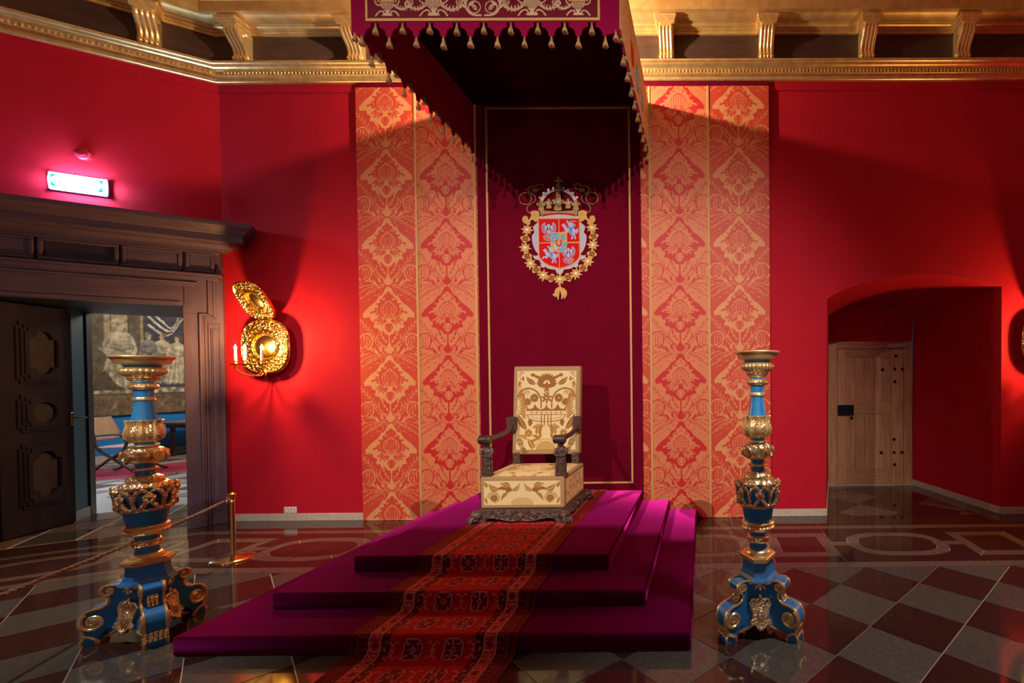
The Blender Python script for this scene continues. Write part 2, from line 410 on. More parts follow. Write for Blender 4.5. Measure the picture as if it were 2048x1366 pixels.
# ---- floor: slab with grout, every stone a piece of its own
fl = MB().box(-9.5, 6.5, -11.5, 2.2, -.2, -.006).build('floor', M['grout'], None, False); tag(fl, 'dark polished stone floor with chequered tiles and inlaid border', 'floor', kind='structure')
def stone(name, poly, m, z=0, par=fl, gap=.003):
    if len(poly) < 3 or abs(area(poly)) < .0012: return
    p = inset(poly, gap)
    if len(p) < 3 or abs(area(p)) < .0008: return
    cx = sum(q[0] for q in p)/len(p); cy = sum(q[1] for q in p)/len(p)
    o = MB().prism([(q[0]-cx, q[1]-cy) for q in p], -.012, 0).build(name, m, par, False); o.location = (cx, cy, z)
TS, TA, TO = .4364, PI/4+.0118, Vector((.1432, -2.7293))
ta = Vector((math.cos(TA), math.sin(TA)))*TS; tb = Vector((math.sin(TA), -math.cos(TA)))*TS
BW = 1.48      # border width along the walls
for i in range(-14, 12):
    for j in range(-14, 12):
        o = TO+ta*j+tb*i
        q = [tuple(o), tuple(o+ta), tuple(o+ta+tb), tuple(o+tb)]
        c = o+(ta+tb)*.5
        if c.y > -1.1 or c.y < -4.4 or c.x > 4.6 or c.x < -7.2: continue
        q = halfplane(q, 0, 1, -BW)
        q = halfplane(q, -LN.x, -LN.y, -(BW+LN.dot(K))) if q else q
        if q: stone('floor_tile', q, M['tile_dark'] if (i+j) % 2 else M['tile_grey'])
def band(mapf, t0, t1, ovals, rects, keep):
    def put(name, poly, m):
        q = keep([mapf(*p) for p in poly])
        if q: stone(name, q, m)
    strip = lambda a, b, w0, w1, m, L: [put('border_stone', [(t, w0), (min(t+L, b), w0), (min(t+L, b), w1), (t, w1)], m) for t in np.arange(a, b, L)]
    strip(t0, t1, 0, .36, M['tile_dark'], .93)
    strip(t0, t1, .36, .465, M['tile_strip'], 1.03)
    strip(t0, t1, 1.36, BW, M['tile_strip'], 1.24)
    for c in ovals:
        out = arc(c, .915, .46, 0, 360, 33, .315)[:-1]; inn = arc(c, .915, .36, 0, 360, 33, .205)[:-1]
        out = [(c+math.copysign(abs((x-c)/.46)**.72*.46, x-c), .915+math.copysign(abs((y-.915)/.315)**.72*.315, y-.915)) for x, y in out]
        inn = [(c+math.copysign(abs((x-c)/.36)**.72*.36, x-c), .915+math.copysign(abs((y-.915)/.205)**.72*.205, y-.915)) for x, y in inn]
        for k in range(8):
            a = [out[(k*4+i) % 32] for i in range(5)]; b = [inn[(k*4+i) % 32] for i in range(5)]
            put('oval_stone', a+b[::-1], M['tile_strip'])
        for k in range(3):
            q = halfplane(halfplane(inn, -1, 0, -(c-.36+.24*k)), 1, 0, c-.36+.24*(k+1)); put('oval_field', q, M['tile_dark'])
        L, R = c-.62, c+.62
        up = sorted([p for p in out if p[1] <= .9151]); lo = sorted([p for p in out if p[1] >= .9149])
        put('border_field', [(L, .465), (R, .465), (R, .86), (c+.46, .86)]+[p for p in up[::-1] if abs(p[0]-c) < .455 and p[1] < .86]+[(c-.46, .86), (L, .86)], M['tile_dark'])
        put('border_field', [(L, 1.36), (R, 1.36), (R, .965), (c+.46, .965)]+[p for p in lo[::-1] if abs(p[0]-c) < .455 and p[1] > .965]+[(c-.46, .965), (L, .965)], M['tile_dark'])
        put('border_stone', [(c+.46, .86), (R, .86), (R, .965), (c+.46, .965)], M['tile_strip'])
        put('border_stone', [(c-.46, .86), (L, .86), (L, .965), (c-.46, .965)], M['tile_strip'])
    for c in rects:
        L, R = c-.31, c+.31
        put('border_field', [(L, .465), (R, .465), (R, .60), (L, .60)], M['tile_dark'])
        put('border_field', [(L, 1.23), (R, 1.23), (R, 1.36), (L, 1.36)], M['tile_dark'])
        put('square_stone', [(L, .60), (R, .60), (R-.105, .715), (L+.105, .715)], M['tile_strip'])
        put('square_stone', [(L, 1.23), (R, 1.23), (R-.105, 1.12), (L+.105, 1.12)], M['tile_strip'])
        put('square_stone', [(L, .60), (L+.105, .715), (L+.105, 1.12), (L, 1.23)], M['tile_strip'])
        put('square_stone', [(R, .60), (R-.105, .715), (R-.105, 1.12), (R, 1.23)], M['tile_strip'])
        put('square_field', [(L+.105, .715), (R-.105, .715), (R-.105, 1.12), (L+.105, 1.12)], M['tile_dark'])
# bisector of the corner: keep one side for either wall's border
bn = Vector((MIT.y, -MIT.x))
if bn.dot(Vector((1, 0))) < 0: bn = -bn
bc = bn.dot(K)
P_ = 1.8633
band(lambda t, w: (t, -w), -6.2, 5.4, [1.86+P_*k for k in range(-4, 2)], [.93+P_*k for k in range(-4, 3)], lambda q: halfplane(q, -bn.x, -bn.y, -bc))
band(lambda s, w: tuple(K+LD*s+LN*w), -.9, 2.9, [1.0], [.07, 1.93], lambda q: halfplane(q, bn.x, bn.y, bc))

# ---- back wall with the arched niche opening
ARCF = smooth([(1.44, 2.51), (1.70, 2.637), (2.17, 2.75), (2.57, 2.787), (3.03, 2.742), (3.46, 2.637)], 6)
ARCB = smooth([(1.875, 2.49), (2.19, 2.63), (2.55, 2.686), (2.90, 2.61), (3.13, 2.46)], 6)
poly = [(-5.47, -.01), (1.42, -.01)]+ARCF+[(3.45, -.01), (5.4, -.01), (5.4, 6.1), (-5.47, 6.1)]
YM = lambda q: Vector((q[0], q[2], q[1]))
wb = MB().prism(poly, 0, .02, YM).build('wall_back', M['red_wall'], None, False); tag(wb, 'crimson painted throne wall with an arched niche', 'wall', kind='structure')
MB().box(-5.47, 5.4, -.012, 0, 4.885, 4.98).build('top_strip', M['red_wall'], wb, False)
nl = len(ARCF); B2 = [ARCB[min(len(ARCB)-1, round(i*(len(ARCB)-1)/(nl-1)))] for i in range(nl)]
def res(arcpts, n):
    p = [Vector(a) for a in arcpts]; L = [0]
    for a, b in zip(p[:-1], p[1:]): L.append(L[-1]+(b-a).length)
    out = []
    for i in range(n):
        t = L[-1]*i/(n-1); k = max(j for j in range(len(L)) if L[j] <= t+1e-9); k = min(k, len(p)-2)
        out.append(tuple(p[k].lerp(p[k+1], (t-L[k])/(L[k+1]-L[k]))))
    return out
AF, AB = res(ARCF, 24), res(ARCB, 24)
AF[0] = (1.44, 2.51); NY = 1.53
g = MB(); g.grid([[Vector((x, .02, z)) for x, z in AF], [Vector((x, NY, z)) for x, z in AB]])
vault = g.build('wall_niche_vault', M['red_niche'], None); tag(vault, 'shallow red vault over the niche', 'wall', kind='structure')
for nm, fx, bx, zf, zb in (('wall_niche_left', 1.42, 1.85, 2.51, 2.49), ('wall_niche_right', 3.45, 3.10, 2.637, 2.46)):
    sg = -1 if 'left' in nm else 1
    fx2 = 1.44 if sg < 0 else 3.46; bx2 = 1.875 if sg < 0 else 3.13
    q = MB(); P = [Vector((fx, .02, -.01)), Vector((bx, NY, -.01)), Vector((bx2, NY, zb)), Vector((fx2, .02, zf))]
    q.add(P+[p+Vector((.05*sg, 0, 0)) for p in P], [(0, 1, 2, 3), (7, 6, 5, 4), (0, 4, 5, 1), (1, 5, 6, 2), (2, 6, 7, 3), (3, 7, 4, 0)])
    o = q.build(nm, M['red_niche'], None, False); tag(o, 'red splayed side of the niche', 'wall', kind='structure')
nb = MB().prism([(1.85, 2.13)]+[(1.875, 2.49)]+AB[1:-1]+[(3.13, 2.46), (3.10, 2.13)], NY, NY+.05, YM).build('wall_niche_back', M['red_niche'], None, False); tag(nb, 'red lunette above the oak door', 'wall', kind='structure')
for i in range(-2, 8):
    for j in range(-6, 6):
        o = Vector((1.6, .12))+Vector((.37, .37))*i+Vector((.37, -.37))*j
        q = [tuple(o), tuple(o+Vector((.37, .37))), tuple(o+Vector((.74, 0))), tuple(o+Vector((.37, -.37)))]
        q = halfplane(halfplane(q, 0, -1, -.01), 0, 1, NY)
        q = halfplane(q, -1.51, .43, -1.42*1.51) if q else q
        q = halfplane(q, 1.51, .35, 3.45*1.51) if q else q
        if q: stone('niche_tile', q, M['tile_dark'] if (i+j) % 3 else M['tile_strip'])

# ---- left wall with the portal opening, thick passage
LWH = 6.1; S0, S1, ZO = .28, 1.72, 2.46
wl = MB()
wl.box(-.0, S0, -.02, 0, -.01, LWH, LWM); wl.box(S1, 4.4, -.02, 0, -.01, LWH, LWM); wl.box(S0, S1, -.02, 0, ZO, LWH, LWM)
wl = wl.build('wall_left', M['red_wall'], None, False); tag(wl, 'angled crimson wall with the carved oak portal', 'wall', kind='structure')
MB().box(-.005, 4.4, 0, .012, 4.885, 4.98, LWM).build('top_strip', M['red_wall'], wl, False)
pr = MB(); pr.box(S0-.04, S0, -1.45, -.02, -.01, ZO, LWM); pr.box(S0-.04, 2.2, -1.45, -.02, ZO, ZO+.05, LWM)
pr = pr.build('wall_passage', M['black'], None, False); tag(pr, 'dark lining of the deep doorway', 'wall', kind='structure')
pt = MB().box(1.77, 2.0, -1.2, -.02, -.01, ZO, LWM).build('wall_passage_side', M['teal'], None, False); tag(pt, 'teal painted side of the deep doorway', 'wall', kind='structure')
MB().box(1.50, 1.80, -1.33, -.97, -.01, ZO, LWM).build('pilaster', M['teal'], pt, False)
MB().box(1.488, 1.80, -1.33, -.975, 0, .11, LWM).build('skirting', M['base'], pt, False)
dp = MB().box(1.485, 1.9, -1.45, -1.33, -.01, ZO, LWM).build('trim_1', M['leaf_wood'], None, False); tag(dp, 'dark oak post at the inner end of the doorway', 'trim', kind='structure')

# ---- baseboards
def baseb(nm, a, b, y=0, par=None):
    a, b = Vector(a), Vector(b); d = (b-a).normalized(); n = Vector((d.y, -d.x)); q = MB()
    f = lambda p: Vector((a.x+d.x*p[0]+n.x*p[1], a.y+d.y*p[0]+n.y*p[1], p[2]))
    q.bbox(0, (b-a).length, 0, .014, 0, .085, .003, f); o = q.build(nm, M['base'], par, False); tag(o, 'pale stone skirting along the red wall', 'baseboard', kind='structure'); return o
baseb('baseboard_back_left', (-5.40, 0), (-3.91, 0)); baseb('baseboard_back_mid', (.79, 0), (1.42, 0)); baseb('baseboard_back_right', (3.45, 0), (5.4, 0))
baseb('baseboard_niche_left', (1.42, 0), (1.85, NY)); baseb('baseboard_niche_right', (3.10, NY), (3.45, 0))

# ---- ceiling, remaining walls of the hall (behind and beside the camera)
o = MB().box(-9.5, 6.0, -11.2, .1, 6.1, 6.2).build('ceiling', M['ceiling'], None, False); tag(o, 'dark wooden ceiling of the hall', 'ceiling', kind='structure')
o = MB().box(5.4, 5.5, -11.2, 0, -.01, 6.1).build('wall_right', M['red_wall'], None, False); tag(o, 'crimson side wall of the hall', 'wall', kind='structure')
pA = LW(4.4, 0, 0)
o = MB().box(pA.x-.1, pA.x, -11.2, pA.y, -.01, 6.1).build('wall_far_left', M['red_wall'], None, False); tag(o, 'crimson side wall on the door side', 'wall', kind='structure')
wr = MB().box(pA.x, 5.4, -11.2, -11.1, -.01, 6.1).build('wall_rear', M['red_wall'], None, False); tag(wr, 'crimson wall behind the viewer', 'wall', kind='structure')
for k, wx in enumerate((-5.0, -1.6, 1.8)):
    w = MB().box(wx-.75, wx+.75, -11.1, -11.02, 1.5, 4.5).build('window_%d' % (k+1), M['plaster'], None, False); tag(w, 'tall hall window with pale surround', 'window', kind='structure')
    for i in range(2):
        for j in range(3):
            MB().box(wx-.66+.68*i, wx-.02+.68*i, -11.02, -11.0, 1.6+.95*j, 2.5+.95*j).build('pane', M['glass'], w, False)

ga = MB(); ga.box(pA.x, 5.4, -6.86, -6.80, 3.55, 4.77)  # unseen gallery, added so its parapet keeps the spotlights off the front tiers
ga = ga.build('light_cut_parapet', M['portal'], None, False); tag(ga, 'dark parapet of a gallery added behind the viewer to cut the spotlight beams', 'gallery', kind='structure')
MB().box(pA.x, 5.4, -11.1, -6.80, 3.45, 3.55).build('added_gallery_floor', M['ceiling'], ga, False)
# ---- gilded cornice running round the corner
def sweep(prof, s_end=4.4, x_end=5.4):
    q = MB(); P = []
    for w, z in prof:
        a = LW(s_end, w, z); c = K+MIT*w; P += [a, Vector((c.x, c.y, z)), Vector((x_end, -w, z))]
    F = []
    for i in range(len(prof)-1):
        for k in range(2): F.append((3*i+k, 3*i+k+1, 3*i+k+4, 3*i+k+3))
    return q.add(P, F)
lowp = [(0, 4.975), (.046, 4.975), (.054, 4.981), (.056, 4.989), (.050, 4.997), (.036, 5.0), (.033, 5.012), (.036, 5.028), (.048, 5.045), (.060, 5.05), (.060, 5.056), (.056, 5.062), (.056, 5.098), (.064, 5.102), (.066, 5.108), (.072, 5.115), (.083, 5.121), (.094, 5.132), (.096, 5.139), (.106, 5.141), (.117, 5.147), (.123, 5.156), (.123, 5.172), (.112, 5.176), (.03, 5.178)]
tr = sweep(lowp).build('trim_2', M['gold'], None, True, 30); tag(tr, 'gilded cornice with brackets and leaf-and-dart band above the red walls', 'cornice', kind='structure')
sweep([(.03, 5.17), (.03, 5.51)]).build('frieze', M['frieze'], tr)
upp = [(.03, 5.49), (.052, 5.49), (.056, 5.494), (.056, 5.514), (.062, 5.517), (.074, 5.519), (.078, 5.524), (.078, 5.534), (.086, 5.537), (.104, 5.541), (.114, 5.549), (.116, 5.558), (.120, 5.562), (.15, 5.566), (.19, 5.575), (.225, 5.588), (.232, 5.592), (.285, 5.592)]
sweep(upp).build('upper_moulding', M['gold_dark'], tr, True, 30)
sweep([(.285, 5.592), (.285, 5.70), (.295, 5.703), (.302, 5.712), (.302, 5.722), (.312, 5.724), (.33, 5.74), (.38, 5.80), (.43, 5.84), (.46, 5.85), (.46, 5.90), (.52, 5.93), (.52, 6.1)]).build('corona', M['gold_dark'], tr, True, 30)
# leaf-and-dart band: one small carved leaf after the other
q = MB()
def leafdart(fr, t):
    # fr(t, w, z)
    q.ball((0, 0, 0), (.0135, .012, .019), 8, 5, lambda p: fr(t+p.x, .060+p.y, 5.078+p.z))
    q.ball((0, 0, 0), (.0045, .007, .017), 6, 4, lambda p: fr(t+.020+p.x, .060+p.y, 5.080+p.z))
for x in np.arange(-5.35, 4.6, .04): leafdart(lambda t, w, z: Vector((t, -w, z)), x)
for s in np.arange(.06, 2.4, .04): leafdart(LW, s)
o = q.build('leaf_band', M['gold'], tr); o['kind'] = 'stuff'
# brackets
def bracket_mesh():
    q = MB(); W2 = .078
    prof = smooth([(.060, 5.19), (.10, 5.197), (.112, 5.212), (.098, 5.232), (.093, 5.26), (.100, 5.30), (.125, 5.345), (.165, 5.39), (.198, 5.43), (.205, 5.462), (.19, 5.49)], 4)
    xs = np.linspace(-W2, W2, 33); rows = []
    for i, (w, z) in enumerate(prof):
        a = prof[max(0, i-1)]; b = prof[min(len(prof)-1, i+1)]; t = Vector((b[0]-a[0], b[1]-a[1])).normalized(); n = Vector((t.y, -t.x))
        row = []
        for x in xs:
            rib = .011*abs(math.sin(2*PI*(x+W2)/(2*W2)*2)) if .02 < i/len(prof) < .97 else 0
            row.append(Vector((x, -(w+n.x*rib), z+n.y*rib)))
        rows.append(row)
    q.grid(rows)
    side = [(.03, 5.19)]+list(prof)+[(.03, 5.49)]
    for sx in (-1, 1):
        q.prism(side, 0, .004, lambda p, sx=sx: Vector((sx*(W2-.002+p.z), -p.x, p.y)))
        q.tube([(sx*(W2+.003), -(.125+.035*math.cos(a)*(1-.06*i)), 5.44+.035*math.sin(a)*(1-.06*i)) for i, a in enumerate(np.linspace(0, 4*PI, 16))], .006, 5)
        q.ball((sx*(W2+.003), -.075, 5.225), (.006, .022, .022), 8, 6)
    for k in range(4): q.ball((-W2+W2/2*(k+.5), -.108, 5.205), (.017, .012, .013), 8, 6)
    q.bbox(-.098, .098, -.235, -.03, 5.49, 5.512, .003); q.bbox(-.106, .106, -.25, -.03, 5.512, 5.528, .004); q.bbox(-.118, .118, -.272, -.03, 5.528, 5.568, .006)
    q.bbox(-.066, .066, -.217, -.1, 5.47, 5.492, .003)
    return q.mesh('bracket', M['gold'], True, 35)
bm = bracket_mesh()
for x in (-5.13, -3.86, -2.70, -1.54, -.376, .744, 1.879, 2.96, 4.08): link('bracket', bm, tr, (x, 0, 0))
for s in (.505, 1.62):
    o = link('bracket', bm, tr, (K.x+LD.x*s, K.y+LD.y*s, 0)); o.rotation_euler.z = math.atan2(-LD.y, -LD.x)

# ---- carved oak portal around the open doorway
po = MB()
pw = .10
for s0, s1 in ((-.01, S0), (S1, 2.01)):
    po.bbox(min(s0, s1), max(s0, s1), .0, .09, 0, 2.80, .004, LWM)
pm = po.build('trim_3', M['portal'], None, False); tag(pm, 'carved dark oak door surround with panelled frieze and heavy cornice', 'door surround', kind='structure')
def lpart(nm, boxes, m=M['portal'], b=.004):
    q = MB()
    for bx in boxes: q.bbox(*bx, b, LWM)
    return q.build(nm, m, pm, False)
for sg in (0, 1):
    f = (lambda s: s) if sg == 0 else (lambda s: 2-s)
    def fb(a, b, *r): x, y = f(a), f(b); return (min(x, y), max(x, y), *r)
    lpart('jamb', [fb(.155, S0+.012, .09, .14, 0, 2.36)])
    lpart('jamb_plinth', [fb(.145, S0+.016, .09, .15, 0, .12)])
    lpart('jamb_ear', [fb(.085, S0+.012, .09, .14, 2.36, 2.80)])
    lpart('jamb_moulding', [fb(.150, .168, .13, .158, 0, 2.36), fb(.136, .155, .12, .135, 0, 2.345), fb(.118, .138, .10, .115, 0, 2.33)])
    lpart('ear_moulding', [fb(.078, .096, .13, .158, 2.345, 2.74), fb(.064, .082, .12, .135, 2.33, 2.75), fb(.046, .066, .10, .115, 2.31, 2.76), fb(.078, .165, .13, .158, 2.345, 2.362), fb(.064, .155, .12, .135, 2.33, 2.347), fb(.046, .138, .1, .115, 2.31, 2.332)])
    lpart('side_panel', [fb(.010, .024, .085, .098, .12, 2.24), fb(.098, .112, .085, .098, .12, 2.24), fb(.010, .112, .085, .098, 2.24, 2.255), fb(.034, .09, .085, .102, .16, 2.2), fb(.05, .074, .1, .112, .18, 2.18)])
lpart('lintel', [(S0-.01, S1+.01, .04, .14, ZO-.02, 2.66)], M['portal_h'])
lpart('lintel_moulding', [(.30, 1.70, .13, .155, ZO-.02, ZO+.02), (.2, 1.8, .13, .15, 2.655, 2.675), (.17, 1.83, .13, .16, 2.675, 2.70), (.0, 2.0, .09, .165, 2.735, 2.775), (-.02, 2.02, .09, .175, 2.775, 2.80)], M['portal_h'])
lpart('lintel_band', [(.1, 1.9, .09, .145, 2.70, 2.74)], M['portal_h'])
lpart('frieze_board', [(0, 2, .0, .10, 2.80, 3.10)], M['portal_h'])
def framed(nm, s0, s1, z0, z1, t, deep):
    q = MB()
    for bx in ((s0-t, s1+t, z1, z1+t), (s0-t, s1+t, z0-t, z0), (s0-t, s0, z0, z1), (s1, s1+t, z0, z1)): q.bbox(bx[0], bx[1], .095, .135, bx[2], bx[3], .004, LWM)
    o = q.build(nm, M['portal_h'], pm, False)
    MB().bbox(s0, s1, .09, deep, z0, z1, .004, LWM).build('panel', M['leaf_wood'] if deep < .11 else M['portal_h'], o, False)
for a, b, dp_ in ((.77, 1.23, .104), (.32, .69, .122), (1.31, 1.68, .122), (.07, .235, .122), (1.765, 1.93, .122)): framed('frieze_panel', a, b, 2.845, 3.0, .028, dp_)
lpart('frieze_rail', [(0, 2, .09, .14, 3.03, 3.055), (-.01, 2.01, .09, .155, 3.055, 3.075)], M['portal_h'])
prof = [(.09, 3.07), (.17, 3.07), (.175, 3.085), (.20, 3.10), (.235, 3.115), (.24, 3.13), (.36, 3.135), (.36, 3.205), (.375, 3.215), (.385, 3.235), (.42, 3.265), (.445, 3.285), (.45, 3.30), (.45, 3.33), (.0, 3.335)]
q = MB(); P = []; F = []
for w, z in prof:
    e = w-.14
    P += [LW(-.02-e, 0.001, z), LW(-.02-e, w, z), LW(2.02+e, w, z), LW(2.02+e, 0.001, z)]
for i in range(len(prof)-1):
    for k in range(3): F.append((4*i+k, 4*i+4+k, 4*i+5+k, 4*i+1+k))
q.add(P, F); q.build('portal_cornice', M['portal_h'], pm, True, 30)

# door leaf standing open inside the doorway
A = LW(1.72, -.36, 0); B = LW(1.465, -.965, 0); dv = (B-A); LWd = dv.length; dv.normalize(); dn = Vector((-dv.y, dv.x, 0))
if dn.dot(Vector((0, -DIST, 0))-A) < 0: dn = -dn
DM = lambda p: A+dv*p[0]+dn*p[1]+Vector((0, 0, p[2]))
dl = MB().bbox(0, LWd, -.045, 0, .012, 2.44, .004, DM).build('door_1', M['leaf_wood'], None, False); tag(dl, 'dark oak door leaf with raised moulded panels standing open', 'door', kind='structure')
def oct_frame(nm, x0, x1, z0, z1, kind):
    xc, zc = (x0+x1)/2, (z0+z1)/2
    for lv, (g, h0, h1) in enumerate(((0, 0, .022), (.022, .022, .040), (.044, .03, .056))):
        a, b, c, d = x0+g, x1-g, z0+g*1.2, z1-g*1.2; e = .05
        outer = [(a, c+e), (a+.03, c+e), (a+.03, c), (b-.03, c), (b-.03, c+e), (b, c+e), (b, d-e), (b-.03, d-e), (b-.03, d), (a+.03, d), (a+.03, d-e), (a, d-e)]
        w = .024; ww = (b-a)/2-w-.012; hh = (d-c)/2-w-.012
        if kind == 'round': hole = arc(xc, zc, min(ww, hh)*.98, 0, 360, 33)[:-1]
        else:
            r = ww*.62; hole = [(xc-ww, zc-hh+.09), (xc-r, zc-hh+.09)]+arc(xc, zc-hh+.09, r, 180, 360, 12)[1:]+[(xc+ww, zc-hh+.09), (xc+ww, zc+hh-.09), (xc+r, zc+hh-.09)]+arc(xc, zc+hh-.09, r, 0, 180, 12)[1:]+[(xc-ww, zc+hh-.09)]
        q = MB().prism(outer, h0, h1, lambda p: DM((p.x, p.z, p.y)), [hole])
        if lv == 0: o = q.build(nm, M['leaf_wood'], dl, False)
        else: q.build('moulding', M['leaf_wood'], o, False)
    MB().prism([(x0+.04, z0+.05), (x1-.04, z0+.05), (x1-.04, z1-.05), (x0+.04, z1-.05)], 0, .006, lambda p: DM((p.x, p.z, p.y))).build('field', M['leaf_panel'], o, False)
oct_frame('upper_panel', .13, .55, 1.60, 2.26, 'tall'); oct_frame('middle_panel', .13, .55, 1.09, 1.49, 'round'); oct_frame('lower_panel', .13, .55, .28, .97, 'tall')
q = MB(); q.bbox(LWd-.035, LWd-.005, 0, .006, 1.13, 1.27, .002, DM); q.tube([DM((LWd-.02, 0, 1.21)), DM((LWd-.02, .045, 1.21)), DM((LWd+.01, .055, 1.21)), DM((LWd+.08, .055, 1.205))], [.009, .009, .008, .006], 8)
q.build('handle', M['brass'], dl)

# ---- oak door in the niche
Y0 = NY
d2 = MB(); Z2 = 2.13
d2.bbox(1.85, 1.985, Y0-.03, Y0+.06, 0, Z2, .004); d2.bbox(2.975, 3.10, Y0-.03, Y0+.06, 0, Z2, .004)
d2 = d2.build('door_2', M['oak'], None, False); tag(d2, 'pale oak door with iron studs set in the arched niche', 'door', kind='structure')
MB().bbox(1.985, 2.975, Y0-.03, Y0+.06, 2.025, Z2, .004).build('head_frame', M['oak_h'], d2, False)
MB().bbox(1.85, 3.10, Y0-.06, Y0+.0, 0, .018, .003).build('threshold', M['base'], d2, False)
lf = MB().bbox(1.99, 2.97, Y0+.0, Y0+.05, .02, 2.02, .003).build('leaf', M['oak'], d2, False)
MB().bbox(1.99, 2.125, Y0-.022, Y0+.01, .02, 2.02, .004).build('stile', M['oak'], d2, False)
MB().bbox(2.80, 2.97, Y0-.022, Y0+.01, .02, 2.02, .004).build('stile', M['oak'], d2, False)
for z0, z1 in ((1.90, 2.02), (1.06, 1.235), (.02, .255)): MB().bbox(2.125, 2.80, Y0-.020, Y0+.01, z0, z1, .004).build('rail', M['oak_h'], d2, False)
for z0, z1 in ((1.235, 1.90), (.255, 1.06)):
    for k in range(5): MB().bbox(2.125+.135*k, 2.125+.135*(k+1)-.002, Y0-.012, Y0+.01, z0, z1, .003).build('plank', M['oak'], d2, False)
stud = MB().lathe([(.0, 0), (.001, 0), (.030, .002), (.026, .008), (.008, .018), (.001, .02)], 4, cap=False).mesh('stud', M['iron'], False)
for x, z in ((2.86, 1.91), (2.66, 1.715), (2.845, 1.72), (2.955, 1.72), (2.845, 1.535), (2.20, 1.0), (2.83, .68), (2.64, .485), (2.83, .485), (2.945, .485), (2.835, .305)):
    o = link('stud', stud, d2, (x, Y0-.022, z)); o.rotation_euler = (PI/2, 0, 0)
q = MB(); q.bbox(1.995, 2.225, Y0-.06, Y0-.02, 1.045, 1.195, .006); lk = q.build('lock_case', M['steel_blue'], d2, False)
MB().tube([(2.03, Y0-.07, 1.14), (2.03, Y0-.085, 1.14), (2.19, Y0-.085, 1.135)], .009, 8).build('lever', M['steel_blue'], lk)
q = MB(); q.bbox(2.72, 3.0, Y0-.085, Y0-.03, 2.035, 2.095, .005); cl = q.build('door_closer', M['alu'], d2, False)
MB().bbox(2.69, 2.74, Y0-.06, Y0-.02, 1.985, 2.01, .003).build('closer_bracket', M['alu'], d2, False)

